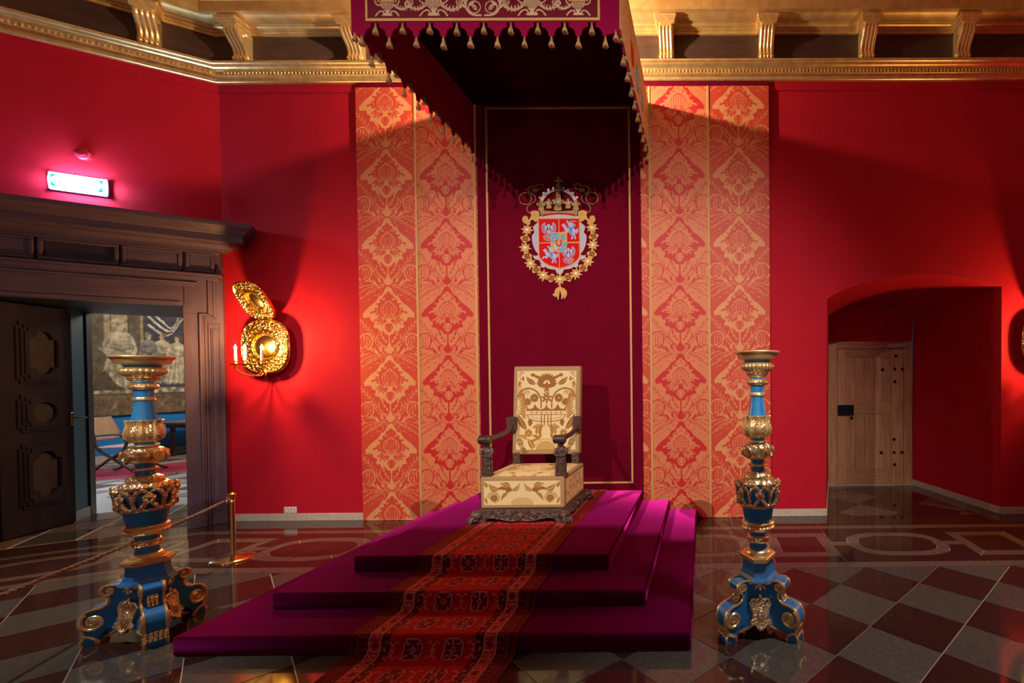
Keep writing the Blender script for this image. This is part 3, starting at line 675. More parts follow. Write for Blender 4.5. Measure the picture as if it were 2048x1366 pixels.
# ================================================================== TEXTILES
# ---- silk damask: one repeat drawn once, woven in two colourways
DW, DP = .668, .778
def damask_cell():
    c = Canvas(-DW/2, DW/2, -DP/2, DP/2, .0045, (1.0,)); m = c.mir(); u = DW/490; uy = DP/585
    O, I = (0.,), (1.,)
    for dy in (-585, 0, 585):
        F = lambda pts: [(x*u, -(y+dy)*uy) for x, y in pts]
        S = lambda pts, n=5: F(smooth(pts, n))
        def leaf(x0, y0, x1, y1, w, col=I, bend=0, vein=None, vw=4): 
            p = F([(x0, y0), (x1, y1)]); m.leaf(*p[0], *p[1], w*u, col, -bend*u, vein, vw*u)
        def line(pts, w=4, col=O, n=5): m.stroke(S(pts, n), w*u, col)
        def feather(pts, n, ln, w, ang, col=I, rib=True):
            P = smooth(pts, 8); N = len(P)
            for k in range(n):
                t = (k+.6)/n; i = min(N-2, int(t*(N-1))); p = Vector(P[i]); d = (Vector(P[i+1])-p).normalized()
                for sg in (-1, 1):
                    a = math.radians(ang)*sg; e = Vector((d.x*math.cos(a)-d.y*math.sin(a), d.x*math.sin(a)+d.y*math.cos(a)))*ln*(.55+.9*math.sin(PI*min(1, .15+.85*t)))*.75
                    leaf(p.x, p.y, p.x+e.x, p.y+e.y, w, col)
                    if rib: line([tuple(p+e*.12), tuple(p+e*.62)], 3.6, O if col == I else I, 1)
            if rib: line(pts, 4.2, O if col == I else I)
        # ogee ground
        half = [(0, -250), (28, -228), (45, -190), (80, -165), (110, -120), (165, -75), (205, -30), (222, 0), (190, 22), (160, 10), (150, 40), (120, 60), (128, 100), (92, 112), (70, 160), (52, 130), (28, 160), (8, 165), (7, 235), (22, 270), (34, 296), (20, 318), (0, 326)]
        m.fill(S(half, 4), O)
        # teeth of the framing plumes
        for x0, y0, x1, y1, w in ((250, -30, 196, -62, 30), (240, -70, 158, -98, 30), (200, -110, 120, -132, 30), (150, -140, 92, -178, 28), (105, -190, 62, -212, 24), (60, -235, 34, -218, 18), (250, 40, 212, -12, 26), (235, 60, 176, 8, 28), (205, 90, 152, 34, 28), (170, 130, 122, 62, 28), (140, 160, 98, 104, 26), (90, 200, 66, 140, 30), (60, 220, 34, 150, 24)): leaf(x0, y0, x1, y1, w)
        # rising plume on either side
        feather([(108, 214), (135, 170), (175, 110), (225, 55), (262, 20)], 8, 58, 20, 38)
        feather([(18, 235), (38, 205), (62, 165), (66, 128)], 4, 34, 15, 30)
        line([(24, 262), (60, 248), (88, 214), (96, 178), (90, 150)], 5); line([(40, 275), (86, 262), (118, 222), (150, 188)], 5)
        for k in range(4): line([(70+12*k, 258-14*k), (62+14*k, 226-16*k)], 3.5, O, 1)
        # curled leaf with comma eye
        line([(56, 318), (36, 292), (40, 262), (68, 258), (84, 278), (72, 302), (60, 300)], 5); leaf(58, 304, 76, 262, 15, O, 6)
        leaf(92, 320, 128, 268, 20, O, 8); line([(100, 322), (140, 300), (150, 268)], 5)
        # pomegranate bud at the seam
        for rx, ry, col in ((62, 74, O), (52, 64, I)): m.ell(196*u, -(222+dy)*uy, rx*u, ry*uy, col, .25)
        for k in (-1, 0, 1): line([(196+10*k, 170), (186+22*k, 205), (188+24*k, 240), (204+6*k, 274)], 4.5)
        for k in range(5): leaf(205, 276, 172+16*k, 300-4*abs(k-2), 11)
        for k in range(4): leaf(142+14*k, 298-2*k, 136+16*k, 276, 10, O)
        # lower sprays that crown the next ogee
        feather([(62, 338), (110, 356), (165, 392), (235, 442)], 8, 44, 17, 40)
        feather([(40, 348), (80, 388), (130, 428), (200, 470)], 7, 30, 13, 42)
        line([(30, 326), (70, 322), (120, 334), (180, 352), (245, 396)], 5); line([(120, 324), (180, 326), (245, 350)], 4.5); line([(236, 300), (214, 326), (246, 338)], 5)
        for x, y in ((22, 342), (46, 334), (70, 372), (98, 398), (128, 430)): m.ell(x*u, -(y+dy)*uy, 10*u, 10*uy, O); m.ell(x*u, -(y+dy)*uy, 7.5*u, 7.5*uy, I)
        # lotus
        for x, y, r in ((0, -186, 17), (27, -166, 16), (0, -152, 16), (44, -150, 8), (62, -176, 6)): m.ell(x*u, -(y+dy)*uy, r*u, r*1.15*uy, I)
        c.stroke(F([(0, -196), (0, -160)]), 3.5*u, O); line([(12, -160), (34, -150)], 3.5)
        m.fill(S([(0, -140), (50, -128), (84, -95), (96, -50), (88, -5), (60, 20), (0, 24)], 5), I)
        for k in range(7): a = math.radians(82-26*k); leaf(70*math.cos(a)+6, -70*math.sin(a)-50, 128*math.cos(a)*.92+6, -112*math.sin(a)-52, 26)
        leaf(84, -20, 140, -34, 26, I, -10); leaf(122, -30, 156, -12, 20, I, -8)
        for x1, y1, w in ((128, 44, 34), (104, 76, 34), (66, 88, 32), (32, 70, 26)): leaf(26, 4, x1, y1, w)
        for x1, y1 in ((112, 36), (90, 64), (58, 74)): line([(38, 12), (x1, y1)], 4.2, O, 1)
        m.fill(S([(0, 62), (26, 72), (34, 100), (22, 124), (10, 140), (0, 142)], 5), I); line([(14, 78), (20, 100), (10, 122)], 3.5)
        for rx, ry in ((20, 84), (44, 80), (66, 66)): m.stroke(F(arc(0, -48, rx, -60, 78, 14, -ry)), 4*u, O)
        for k in range(6): m.ell(31*u, -(-104+18*k+dy)*uy, 2.8*u, 2.8*uy, O); m.ell(56*u, -(-86+16*k+dy)*uy, 2.8*u, 2.8*uy, O)
        for k in range(5): c.ell(0, -(-116+24*k+dy)*uy, 3.6*u, 7*uy, O)
        m.stroke(F(spiral(24, 0, 21, 5, 90, 480, 26)), 4.5*u, O); line([(0, 16), (18, 30), (52, 22), (84, -8)], 4.2)
        line([(84, -8), (100, -60), (88, -106)], 4.2); line([(96, -18), (126, -24), (140, -18)], 4)
    return c
CELL = damask_cell().a[:, :, 0]
def damask_strip(nm, x0, x1, z0, z1, y, par, xc, zph, ground, motif):
    w = int((x1-x0)/.0058)+2; h = int((z1-z0)/.0058)+2
    xs = np.linspace(x0, x1, w); zs = np.linspace(z0, z1, h)
    ci = np.clip(((xs-xc+DW/2)/DW*(CELL.shape[1]-1)).round().astype(int), 0, CELL.shape[1]-1)
    cj = (((zs-zph+DP/2) % DP)/DP*(CELL.shape[0]-1)).round().astype(int)
    v = CELL[np.ix_(cj, ci)][..., None]
    col = np.array(ground)*(1-v)+np.array(motif)*v
    X, Z = np.meshgrid(xs, zs)
    pos = np.stack([X, np.full_like(X, y)+.0012*np.sin(X*9+1)*np.sin(Z*1.3), Z], -1)
    return grid_mesh(nm, pos, col, M['damask'], par)
GA, MA = lin(212, 144, 98), lin(196, 66, 52)          # outer strips: coral motif on gold
GB, MB_ = lin(190, 38, 40), lin(208, 122, 86)         # inner strips: gold motif on red
def hanging(xs, kinds, label, edge):
    x0, x1 = xs[0], xs[-1]
    o = MB().box(x0, x1, -.036, -.002, 0.004, 4.975-.0).build('damask_hanging', M['velvet_dark'], None, False)
    tag(o, label, 'wall hanging', 'silk damask hangings beside the throne')
    for a, b, k in zip(xs[:-1], xs[1:], kinds):
        xc = b-DW/2 if (a == x0 and b-a < .3) else (a+DW/2 if b-a < .3 else (a+b)/2)
        damask_strip('damask_strip', a, b, .004, 4.92, -.040, o, xc, 3.122, *((GA, MA) if k == 'A' else (GB, MB_)))
    for x in xs[1:-1]:
        MB().bbox(x-.012, x+.012, -.047, -.038, .006, 4.92, .002).build('gold_braid', M['trim'], o, False)
    return o
hanging([-3.90, -3.235, -2.567, -2.537], ['A', 'B', 'A'], 'coral and gold damask wall hanging on the door side of the throne', 0)
hanging([-.688, -.585, .083, .775], ['A', 'B', 'A'], 'coral and gold damask wall hanging on the niche side of the throne', 1)

# ---- velvet backcloth behind the throne
bc_ = MB(); nx = 60
rows = [[Vector((-2.535+(1.845)*i/nx, -.0555-.004*math.sin(i*.55)*(1-.6*k), .336+(4.736-.336)*k)) for i in range(nx+1)] for k in (0, .5, 1)]
bc_.grid(rows); bc_.box(-2.535, -.69, -.050, -.041, .336, 4.736)
dos = bc_.build('velvet_backcloth', M['velvet_dark'], None); tag(dos, 'dark crimson velvet cloth hung behind the throne with embroidered arms', 'wall hanging')
q = MB(); q.bbox(-2.432, -2.410, -.066, -.057, .41, 4.68, .002); q.build('gold_braid', M['trim'], dos, False)
MB().bbox(-.822, -.800, -.066, -.057, .41, 4.68, .002).build('gold_braid', M['trim'], dos, False)
MB().bbox(-2.41, -.822, -.066, -.057, 4.658, 4.68, .002).build('gold_braid', M['trim'], dos, False)
MB().bbox(-2.41, -.822, -.066, -.057, .41, .432, .002).build('gold_braid', M['trim'], dos, False)

# ---- embroidered coat of arms (drawn in its own units, 1 unit about 1.17 mm)
AXC, AZT = -1.612, 3.886
def AM(h): return lambda p: Vector((AXC+(p.x-597)*.001172, -.060-(p.z+h)*.001, AZT-(p.y-95)*.001160))
def app(nm, polys, mt, h0, t, par, holes=None):
    q = MB()
    for p in polys: q.prism(p, 0, t, AM(h0), holes)
    return q.build(nm, mt, par, False)
mx = lambda p: [(1194-x, y) for x, y in p]
# silver strapwork cartouche behind the shield
L_ = smooth([(400, 520), (372, 545), (345, 575), (358, 625), (334, 660), (340, 735), (364, 800), (392, 838), (372, 852), (342, 850), (358, 885), (400, 895), (415, 925), (445, 935), (470, 970), (520, 985), (555, 990), (570, 1022), (597, 1038)], 3)
cart = L_+mx(L_)[::-1]
arms = app('coat_of_arms', [[(x, y) for x, y in cart if True]+[(790, 470), (700, 450), (597, 445), (494, 450), (404, 470)]], M['silver_em'], 0, 4, dos)
app('strapwork_line', [smooth([(378, 560), (362, 580), (374, 625), (352, 670), (358, 740), (384, 800), (396, 800), (374, 740), (368, 670), (388, 625), (378, 582)], 3, True)], M['lilac_em'], 4, 1.5, arms)
app('strapwork_line', [mx(smooth([(378, 560), (362, 580), (374, 625), (352, 670), (358, 740), (384, 800), (396, 800), (374, 740), (368, 670), (388, 625), (378, 582)], 3, True))], M['lilac_em'], 4, 1.5, arms)
for s in ((440, 945, 24), (754, 945, 24)): app('strapwork_scroll', [arc(s[0], s[1], s[2], 0, 360, 20)[:-1]], M['silver_em'], 4, 3, arms)
def shield(x0, x1, y0, y1, yb): 
    xc = (x0+x1)/2; w = (x1-x0)/2
    return [(x0, y0), (x1, y0), (x1, y1)]+smooth([(x1, y1), (x1-.06*w, y1+(yb-y1)*.35), (x1-.42*w, y1+(yb-y1)*.75), (xc, yb)], 5)[1:]+smooth([(xc, yb), (x0+.42*w, y1+(yb-y1)*.75), (x0+.06*w, y1+(yb-y1)*.35), (x0, y1)], 5)[1:-1]
app('shield', [shield(395, 799, 489, 830, 985)], M['trim'], 4, 4, arms)
SH = shield(404, 790, 497, 828, 974)
def quarter(x0, x1, y0, y1): return halfplane(halfplane(halfplane(halfplane(SH, -1, 0, -x0), 1, 0, x1), 0, -1, -y0), 0, 1, y1)
for qd in ((404, 593, 497, 724), (601, 790, 497, 720), (404, 593, 733, 990), (601, 790, 733, 990)): app('shield_quarter', [quarter(*qd)], M['red_em'], 8, 1.5, arms)
def eagle(cx, cy, k, nm='eagle'):
    P = lambda pts: [(cx+x*k, cy+y*k) for x, y in pts]
    body = smooth([(0, -62), (10, -58), (14, -44), (10, -30), (20, -10), (18, 30), (10, 48), (-10, 48), (-18, 30), (-20, -10), (-10, -30), (-12, -46), (-26, -48), (-10, -58)], 3, True)
    parts = [P(body)]
    for s in (-1, 1):
        parts.append(P([(s*x, y) for x, y in smooth([(6, -20), (18, -40), (34, -52), (50, -46), (56, -30), (50, -12), (36, 4), (18, 8)], 3, True)]))
        for i in range(8):
            bx, by = 44-i*2.5, -40+6.5*i; a = math.radians(96-24*i); r = 46-1.5*abs(i-3)
            tx, ty = bx+r*math.cos(a), by-r*math.sin(a); n = Vector((-(ty-by), tx-bx)).normalized()*5.5
            parts.append(P([(s*bx, by), (s*(tx*.75+bx*.25+n.x), ty*.75+by*.25+n.y), (s*tx, ty), (s*(tx*.75+bx*.25-n.x), ty*.75+by*.25-n.y)]))
        parts.append(P([(s*8, 34), (s*44, 56), (s*40, 66), (s*6, 48)]))
    for i in range(5):
        a = math.radians(-90+(i-2)*20); parts.append(P([(0, 40), (70*math.cos(a)+6, 44-72*math.sin(a)*.85), (70*math.cos(a), 52-72*math.sin(a)*.85), (70*math.cos(a)-6, 44-72*math.sin(a)*.85)]))
    o = app(nm, parts, M['lilac_em'], 9.5, 3, arms)
    for s in (-1, 1): app('talons', [P([(s*40, 56), (s*62, 52), (s*52, 60), (s*66, 68), (s*50, 68), (s*54, 80), (s*40, 68)])], M['gold_em'], 9.8, 3, arms)
    app('beak', [P([(-14, -52), (-32, -46), (-14, -44)])], M['gold_em'], 9.8, 3, arms)
eagle(500, 608, .98); eagle(686, 836, .92)
def rider(cx, cy, k):
    P = lambda pts: [(cx+x*k, cy+y*k) for x, y in pts]
    horse = smooth([(-78, -38), (-64, -58), (-48, -60), (-40, -46), (-24, -22), (20, -18), (46, -12), (62, 4), (74, -14), (84, 0), (78, 26), (66, 40), (58, 24), (54, 52), (62, 84), (50, 92), (40, 60), (28, 44), (34, 78), (20, 94), (12, 84), (20, 60), (8, 34), (-22, 26), (-44, 44), (-64, 34), (-84, 50), (-90, 40), (-68, 18), (-44, 20), (-52, -4), (-62, -30)], 3, True)
    man = smooth([(-4, -20), (-16, -52), (-10, -66), (-16, -78), (-4, -92), (12, -88), (14, -74), (34, -62), (56, -54), (52, -28), (38, -24), (20, -20), (22, 20), (10, 34), (2, 16)], 3, True)
    app('horseman', [P(horse), P(man), P([(-18, -60), (-36, -82), (-30, -88), (-8, -68)]), P([(-34, -80), (-28, -92), (64, -84), (64, -78)])], M['lilac_em'], 9.5, 3, arms)
    app('saddle_cloth', [P(smooth([(-8, -10), (14, -10), (18, 20), (26, 44), (8, 48), (-6, 26)], 3, True)), P(smooth([(32, -50), (54, -48), (50, -30), (40, -24), (32, -36)], 3, True))], M['blue_em'], 12.5, 1.5, arms)
    app('reins', [P([(-60, -50), (-20, -38), (-20, -34), (-60, -44)])], M['gold_em'], 12.5, 1.2, arms)
rider(700, 604, 1.0); rider(512, 842, .92)
app('escutcheon', [shield(516, 676, 628, 745, 830)], M['trim'], 13, 2, arms)
ES = shield(523, 669, 636, 744, 820)
for i, (a, b, c, d, mt) in enumerate(((523, 596, 636, 724, 'blue_em'), (596, 669, 636, 724, 'gold_em'), (523, 596, 724, 830, 'gold_em'), (596, 669, 724, 830, 'blue_em'))):
    app('escutcheon_quarter', [halfplane(halfplane(halfplane(halfplane(ES, -1, 0, -a), 1, 0, b), 0, -1, -c), 0, 1, d)], M[mt], 15, 1, arms)
for x, y in ((545, 664), (578, 664), (560, 700), (612, 775), (648, 775), (630, 745)): app('little_crown', [[(x-11, y+8), (x-13, y-9), (x-5, y-1), (x, y-11), (x+5, y-1), (x+13, y-9), (x+11, y+8)]], M['gold_em'], 16, 1.5, arms)
for x, y in ((632, 680), (560, 775)): app('little_lion', [smooth([(x-22, y+26), (x-10, y), (x-20, y-24), (x, y-32), (x+16, y-14), (x+24, y+10), (x+10, y+30), (x, y+16)], 3, True)], M['blue_em'] if x > 600 else M['silver_em'], 16, 1, arms)
app('heart_shield', [shield(568, 624, 702, 735, 765)], M['red_em'], 17, 1.5, arms); app('heart_sheaf', [smooth([(585, 750), (578, 722), (590, 706), (605, 706), (616, 722), (606, 750)], 3, True)], M['gold_em'], 18.5, 1.5, arms)
# crown
app('crown_lining', [smooth([(440, 470), (470, 442), (597, 428), (724, 442), (755, 470), (700, 458), (597, 450), (500, 458)], 3, True)], M['red_em'], 5, 6, arms)
band_ = smooth([(412, 400), (470, 418), (597, 425), (724, 418), (785, 400)], 5); band2 = smooth([(770, 470), (724, 450), (597, 440), (470, 450), (428, 470)], 5)
app('crown_band', [list(band_)+list(band2)], M['gold_em_d'], 8, 7, arms)
for cx, cy, k in ((430, 365, 1.0), (765, 365, 1.0), (505, 350, .9), (690, 350, .9), (592, 345, 1.35)):
    P = lambda pts: [(cx+x*k, cy+y*k) for x, y in pts]
    app('crown_fleuron', [P(smooth([(0, -52), (16, -34), (8, -18), (34, -26), (46, -4), (30, 10), (20, 4), (26, 50), (-26, 50), (-20, 4), (-30, 10), (-46, -4), (-34, -26), (-8, -18), (-16, -34)], 3, True))], M['gold_em_d'], 12, 6, arms)
for s in (0, 1):
    f = (lambda p: p) if s == 0 else mx
    out = smooth([(412, 370), (425, 300), (470, 245), (540, 212), (597, 206)], 6); inn = smooth([(597, 226), (550, 234), (490, 268), (452, 320), (440, 372)], 6)
    app('crown_arch', [f(out+inn)], M['silver_em'], 9, 6, arms)
    for x, y in ((418, 292), (455, 248), (500, 216), (548, 200)): MB().ball(f([(x, y)])[0]+(0,), (12, 12, 9), 8, 6, AM(13)).build('crown_pearl', M['pearl'], arms)
app('crown_orb', [arc(597, 182, 26, 0, 360, 20)[:-1], [(580, 205), (614, 205), (624, 330), (570, 330)]], M['gold_em_d'], 12, 8, arms)
app('crown_cross', [[(590, 158), (590, 138), (568, 142), (562, 130), (568, 118), (590, 124), (586, 98), (600, 93), (612, 98), (606, 124), (628, 118), (634, 130), (628, 142), (606, 138), (606, 158)]], M['gold_em_d'], 12, 6, arms)
for x, y, r in ((592, 335, 13), (498, 348, 9), (694, 345, 9), (600, 224, 8)): MB().ball((x, y, 0), (r, r, 7), 10, 6, AM(19)).build('crown_gem', M['pearl'], arms)
# scroll brackets, cords
for s in (0, 1):
    f = (lambda p: p) if s == 0 else mx
    app('scroll_bracket', [f(smooth([(325, 430), (360, 415), (405, 425), (412, 455), (402, 490), (402, 520), (372, 525), (345, 505), (322, 520), (320, 550), (285, 548), (255, 530), (245, 500), (255, 472), (280, 466), (300, 480), (302, 505), (320, 490), (330, 460)], 3, True))], M['gold_em'], 3, 9, arms)
    rope = smooth([(325, 442), (300, 425), (290, 395), (305, 368), (330, 350), (362, 330), (376, 295), (362, 265), (330, 248), (305, 225), (306, 195), (335, 180), (375, 176), (410, 158), (440, 160), (450, 180), (432, 200), (400, 214)], 6)
    q = MB().tube([AM(5)(Vector((p[0], p[1], 0))) for p in f(rope)], .0055, 6); q.build('cord', M['gold_em_d'], arms)
    q = MB().tube([AM(6)(Vector((p[0], p[1], 0))) for p in f(arc(276, 298, 58, 0, 360, 36)[:-1])], .0055, 6, True); q.build('cord_ring', M['gold_em_d'], arms)
    app('cord_tassel', [f(smooth([(402, 204), (380, 196), (350, 204), (342, 222), (356, 238), (385, 236), (402, 226)], 3, True))], M['gold_em_d'], 4, 7, arms)
# collar of suns and links
for x, y in ((290, 600), (268, 775), (318, 930), (440, 1045), (597, 1085), (755, 1030), (872, 912), (922, 752), (915, 585)):
    star = []
    for i in range(16):
        a = 2*PI*i/16; r = 66 if i % 4 == 0 else 58
        if i % 2: r = 34
        star.append((x+r*math.cos(a+.15), y+r*math.sin(a+.15)))
    app('collar_sun', [star], M['gold_em'], 3, 5, arms); app('sun_disc', [arc(x, y, 33, 0, 360, 20)[:-1]], M['gold_em'], 8, 2, arms)
    MB().ball((x, y, 0), (17, 17, 9), 12, 6, AM(10)).build('sun_stone', M['pearl'], arms)
for x, y in ((270, 685), (285, 857), (373, 987), (518, 1070), (680, 1065), (825, 975), (910, 838), (930, 668)):
    a0 = math.atan2(y-780, x-597)+PI/2
    blob = [(x+(44+7*math.cos(4*t))*math.cos(t+a0)*1.0, y+(38+7*math.cos(4*t))*math.sin(t+a0)) for t in np.linspace(0, 2*PI, 28)[:-1]]
    app('collar_link', [blob], M['gold_em'], 2, 4, arms)
    app('collar_quatrefoil', [arc(x+15*math.cos(a0+k*PI/2+PI/4), y+15*math.sin(a0+k*PI/2+PI/4), 14, 0, 360, 14)[:-1] for k in range(4)], M['velvet_dark'], 6, 1.2, arms)
    app('collar_boss', [arc(x+13*math.cos(a0+k*PI/2+PI/4), y+13*math.sin(a0+k*PI/2+PI/4), 7, 0, 360, 10)[:-1] for k in range(4)], M['gold_em'], 7, 1.5, arms)
app('pendant_chain', [arc(600, 1125+16*k, 9, 0, 360, 12)[:-1] for k in range(3)], M['gold_em'], 4, 5, arms)
app('pendant_fleece', [smooth([(590, 1160), (612, 1162), (640, 1172), (664, 1200), (668, 1235), (652, 1262), (640, 1276), (632, 1248), (624, 1275), (612, 1272), (612, 1240), (602, 1200), (592, 1240), (586, 1280), (574, 1280), (572, 1252), (556, 1256), (532, 1240), (528, 1228), (545, 1222), (552, 1190), (570, 1168)], 3, True)], M['gold_em'], 4, 9, arms)

# ---- canopy over the throne
CX0, CX1, CY0, CZT, CZB = -2.557, -.600, -1.90, 4.735, 4.125
can = empty('throne_canopy', (-1.58, -.95, CZT)); tag(can, 'crimson velvet canopy with scalloped embroidered valances and gold tassels over the throne', 'canopy')
def cpart(q, nm, m, sm=True):
    o = q.build(nm, m, can, sm); o.location = -can.location; return o
cpart(MB().box(CX0, CX1, CY0, -.0605, CZT-.03, CZT), 'roof_cloth', M['lining'], False)
PITCH_ = .1985; TEETH = []
def valance_edge(x0, x1, first):
    """lower edge, left to right: square notch in each arch, flat tooth between"""
    pts = []; hang = []
    c = first; zt, za, zn = CZB+.006, CZB+.068, CZB+.106
    k = PITCH_/2
    n = int((x1-first)/PITCH_)+1
    pts.append((x0, zt+.03)); 
    for i in range(n):
        xc = first+PITCH_*i
        if xc+.03 > x1: break
        pts += [(xc-k+.012, zt)] if xc-k+.012 > x0 else []
        a = [(xc-.030-.050*math.cos(t), zt+.004+(za-zt)*math.sin(t)) for t in np.linspace(0, PI/2, 8)]
        a = [(p, z) for p, z in a if p > x0]
        pts += a+[(xc-.030, zn), (xc+.030, zn)]+[(xc+.030+.050*math.cos(t), zt+.004+(za-zt)*math.sin(t)) for t in np.linspace(PI/2, 0, 8)]
        pts += [(xc+k-.012, zt)]
        hang.append((xc, zn)); hang.append((xc+k, zt))
    pts = [(min(max(p, x0), x1), z) for p, z in pts]
    pts.append((x1, zt+.03))
    return pts, [h for h in hang if x0 < h[0] < x1]
tas = MB(); tas.ball((0, 0, -.006), .007, 8, 6); tas.lathe([(.004, -.012), (.009, -.018), (.011, -.026), (.007, -.032)], 10)
tas.lathe([(.007, -.030), (.013, -.040), (.018, -.055), (.021, -.070), (.019, -.074)], 12, rf=lambda a, z, i: 1+.07*math.sin(6*a+i))
for k in range(7): tas.tube([(.012*math.cos(k*.9), .012*math.sin(k*.9), -.045), (.018*math.cos(k*.9), .018*math.sin(k*.9), -.066), (.021*math.cos(k*.9+.2), .021*math.sin(k*.9+.2), -.080)], .0025, 4)
tasm = tas.mesh('tassel', M['tassel'])
def tassels(pts, mp):
    for h in pts:
        o = link('tassel', tasm, can, mp(h)-can.location); o.rotation_euler.z = random.uniform(0, 6); o.scale = (random.uniform(.9, 1.15), 1, random.uniform(.92, 1.08))
def valance(nm, L, first, mp):
    e, hang = valance_edge(0, L, first)
    q = MB().prism(e+[(L, CZT), (0, CZT)], -.006, .006, mp)
    o = cpart(q, nm, M['velvet_mag'], False)
    tassels(hang, lambda h: mp(Vector((h[0], h[1], 0))))
    return o
FM = lambda p: Vector((CX0+p.x, CY0-p.z, p.y))
RM = lambda p: Vector((CX1+p.z, CY0+p.x, p.y))
LM = lambda p: Vector((CX0-p.z, CY0+p.x, p.y))
vf = valance('front_valance', CX1-CX0, .172, FM); vr = valance('side_valance', 1.83, .10, RM); vl = valance('side_valance', 1.83, .10, LM)
# embroidered field of the front valance
EX0, EX1, EZ0, EZ1 = -2.435, -.752, 4.262, 4.70
VEL, SIL, GLD = lin(104, 6, 34), lin(206, 178, 150), lin(214, 170, 100)
c = Canvas(EX0, EX1, EZ0, EZ1, .0042, VEL); xm = (EX0+EX1)/2; m2 = Mir(c, xm)
def urn(x, k, z=EZ0+.02):
    P = lambda pts, sg=1: [(x+sg*a*k, z+b*k) for a, b in pts]
    for sg in (-1, 1):
        c.stroke(P(smooth([(.10, .0), (.075, .03), (.045, .04), (.028, .02), (.04, .005)], 5), sg), .010, SIL)
        c.stroke(P(smooth([(.05, .09), (.085, .095), (.105, .12), (.095, .15), (.075, .145), (.08, .125)], 5), sg), .009, SIL)
        c.stroke(P(smooth([(.02, .19), (.05, .20), (.07, .225), (.055, .245), (.04, .23)], 5), sg), .008, SIL)
    c.fill(P([(-.034, 0), (.034, 0), (.012, .03), (.05, .075), (.06, .115), (-.06, .115), (-.05, .075), (-.012, .03)]), SIL)
    for i in range(-3, 4): c.stroke(P([(i*.010, .05), (i*.015, .11)]), .0045, VEL)
    c.stroke(P([(-.065, .123), (.065, .123)]), .008, GLD); c.fill(P(arc(0, .13, .052, 0, 180, 16, .05)), SIL)
    for i in range(-2, 3): c.stroke(P([(i*.017, .135), (i*.010, .175)]), .0045, VEL)
    c.leaf(x, z+.18*k, x, z+.25*k, .022*k, GLD)
def scroll(x0, z0, sg, k, turns=1):
    p = smooth([(x0, z0), (x0+sg*.05*k, z0-.035*k), (x0+sg*.12*k, z0-.045*k), (x0+sg*.19*k, z0-.02*k)], 8)
    for w_, col in ((.024*k, SIL), (.012*k, lin(150, 96, 84))): c.stroke(p, w_, col)
    for t in range(1, len(p), 2): c.ell(p[t][0], p[t][1], .0048, .0048, SIL)
    for t in range(3, len(p)-2, 4): c.leaf(p[t][0], p[t][1], p[t][0]+sg*.012, p[t][1]+.045*k, .014*k, SIL, .004); c.leaf(p[t][0], p[t][1], p[t][0]+sg*.016, p[t][1]-.028*k, .012*k, SIL)
    cx_, cz_ = p[-1][0]-sg*.005*k, p[-1][1]+.05*k
    c.stroke(spiral(cx_, cz_, .050*k, .024*k, 270, 270+sg*470, 40), .0075, SIL); c.ell(cx_, cz_, .020*k, .020*k, SIL); c.stroke(arc(cx_, cz_, .012*k, 0, 360, 14), .0045, VEL); c.ell(cx_, cz_, .005*k, .005*k, GLD)
z0 = EZ0+.02
for s in (-1, 1):
    urn(xm+s*.36, 1.0); urn(xm+s*.70, .84)
    scroll(xm+s*.42, z0+.075, s, .62); scroll(xm+s*.30, z0+.075, -s, .72); scroll(xm+s*.645, z0+.07, -s, .50)
    c.stroke(arc(xm+s*.062, z0+.06, .044, 0, 360, 24), .007, SIL); c.ell(xm+s*.062, z0+.06, .028, .014, SIL, .8*s)
    for k in (-1, 0, 1): c.stroke([(xm+s*(.062+.012*k)-.006, z0+.05+.01*k), (xm+s*(.062+.012*k)+.008, z0+.066+.01*k)], .004, VEL)
    c.stroke(smooth([(xm+s*.015, z0), (xm+s*.09, z0+.012), (xm+s*.125, z0+.08), (xm+s*.09, z0+.18), (xm+s*.12, z0+.30), (xm+s*.06, z0+.40)], 8), .012, SIL)
    for k in range(8): c.leaf(xm+s*.115, z0+.05+.045*k, xm+s*(.165+.01*(k % 2)), z0+.085+.045*k, .016, SIL); c.leaf(xm+s*.105, z0+.07+.045*k, xm+s*.055, z0+.105+.045*k, .016, SIL)
    for k in range(40):
        xx, zz = xm+s*random.uniform(.17, .80), z0+random.uniform(.24, .39); c.leaf(xx, zz, xx+random.uniform(-.035, .035), zz+random.uniform(-.035, .035), .013, SIL if k % 3 else GLD)
    xs_ = xm+s*.535
    c.fill(shield(xs_-.085, xs_+.085, EZ1-.02, EZ0+.165, EZ0+.135), lin(226, 190, 150)); c.fill(shield(xs_-.078, xs_+.078, EZ1-.02, EZ0+.17, EZ0+.143), lin(206, 10, 20))
X, Z = np.meshgrid(c.x, c.y); em = grid_mesh('embroidered_field', np.stack([X, np.full_like(X, CY0-.0075), Z], -1), c.a, M['embroidery'], vf)
def vtrim(x0, x1, z0, z1, mp, par):
    q = MB().bbox(x0, x1, .006, .012, z0, z1, .002, lambda p: mp(Vector((p.x, p.z, p.y)))); q.build('gold_braid', M['trim'], par, False)
a0, a1 = EX0-CX0, EX1-CX0
for bx in ((a0-.018, a1+.018, EZ0-.022, EZ0), (a0-.018, a1+.018, EZ1, EZ1+.018), (a0-.018, a0, EZ0, EZ1), (a1, a1+.018, EZ0, EZ1)): vtrim(*bx, FM, vf)
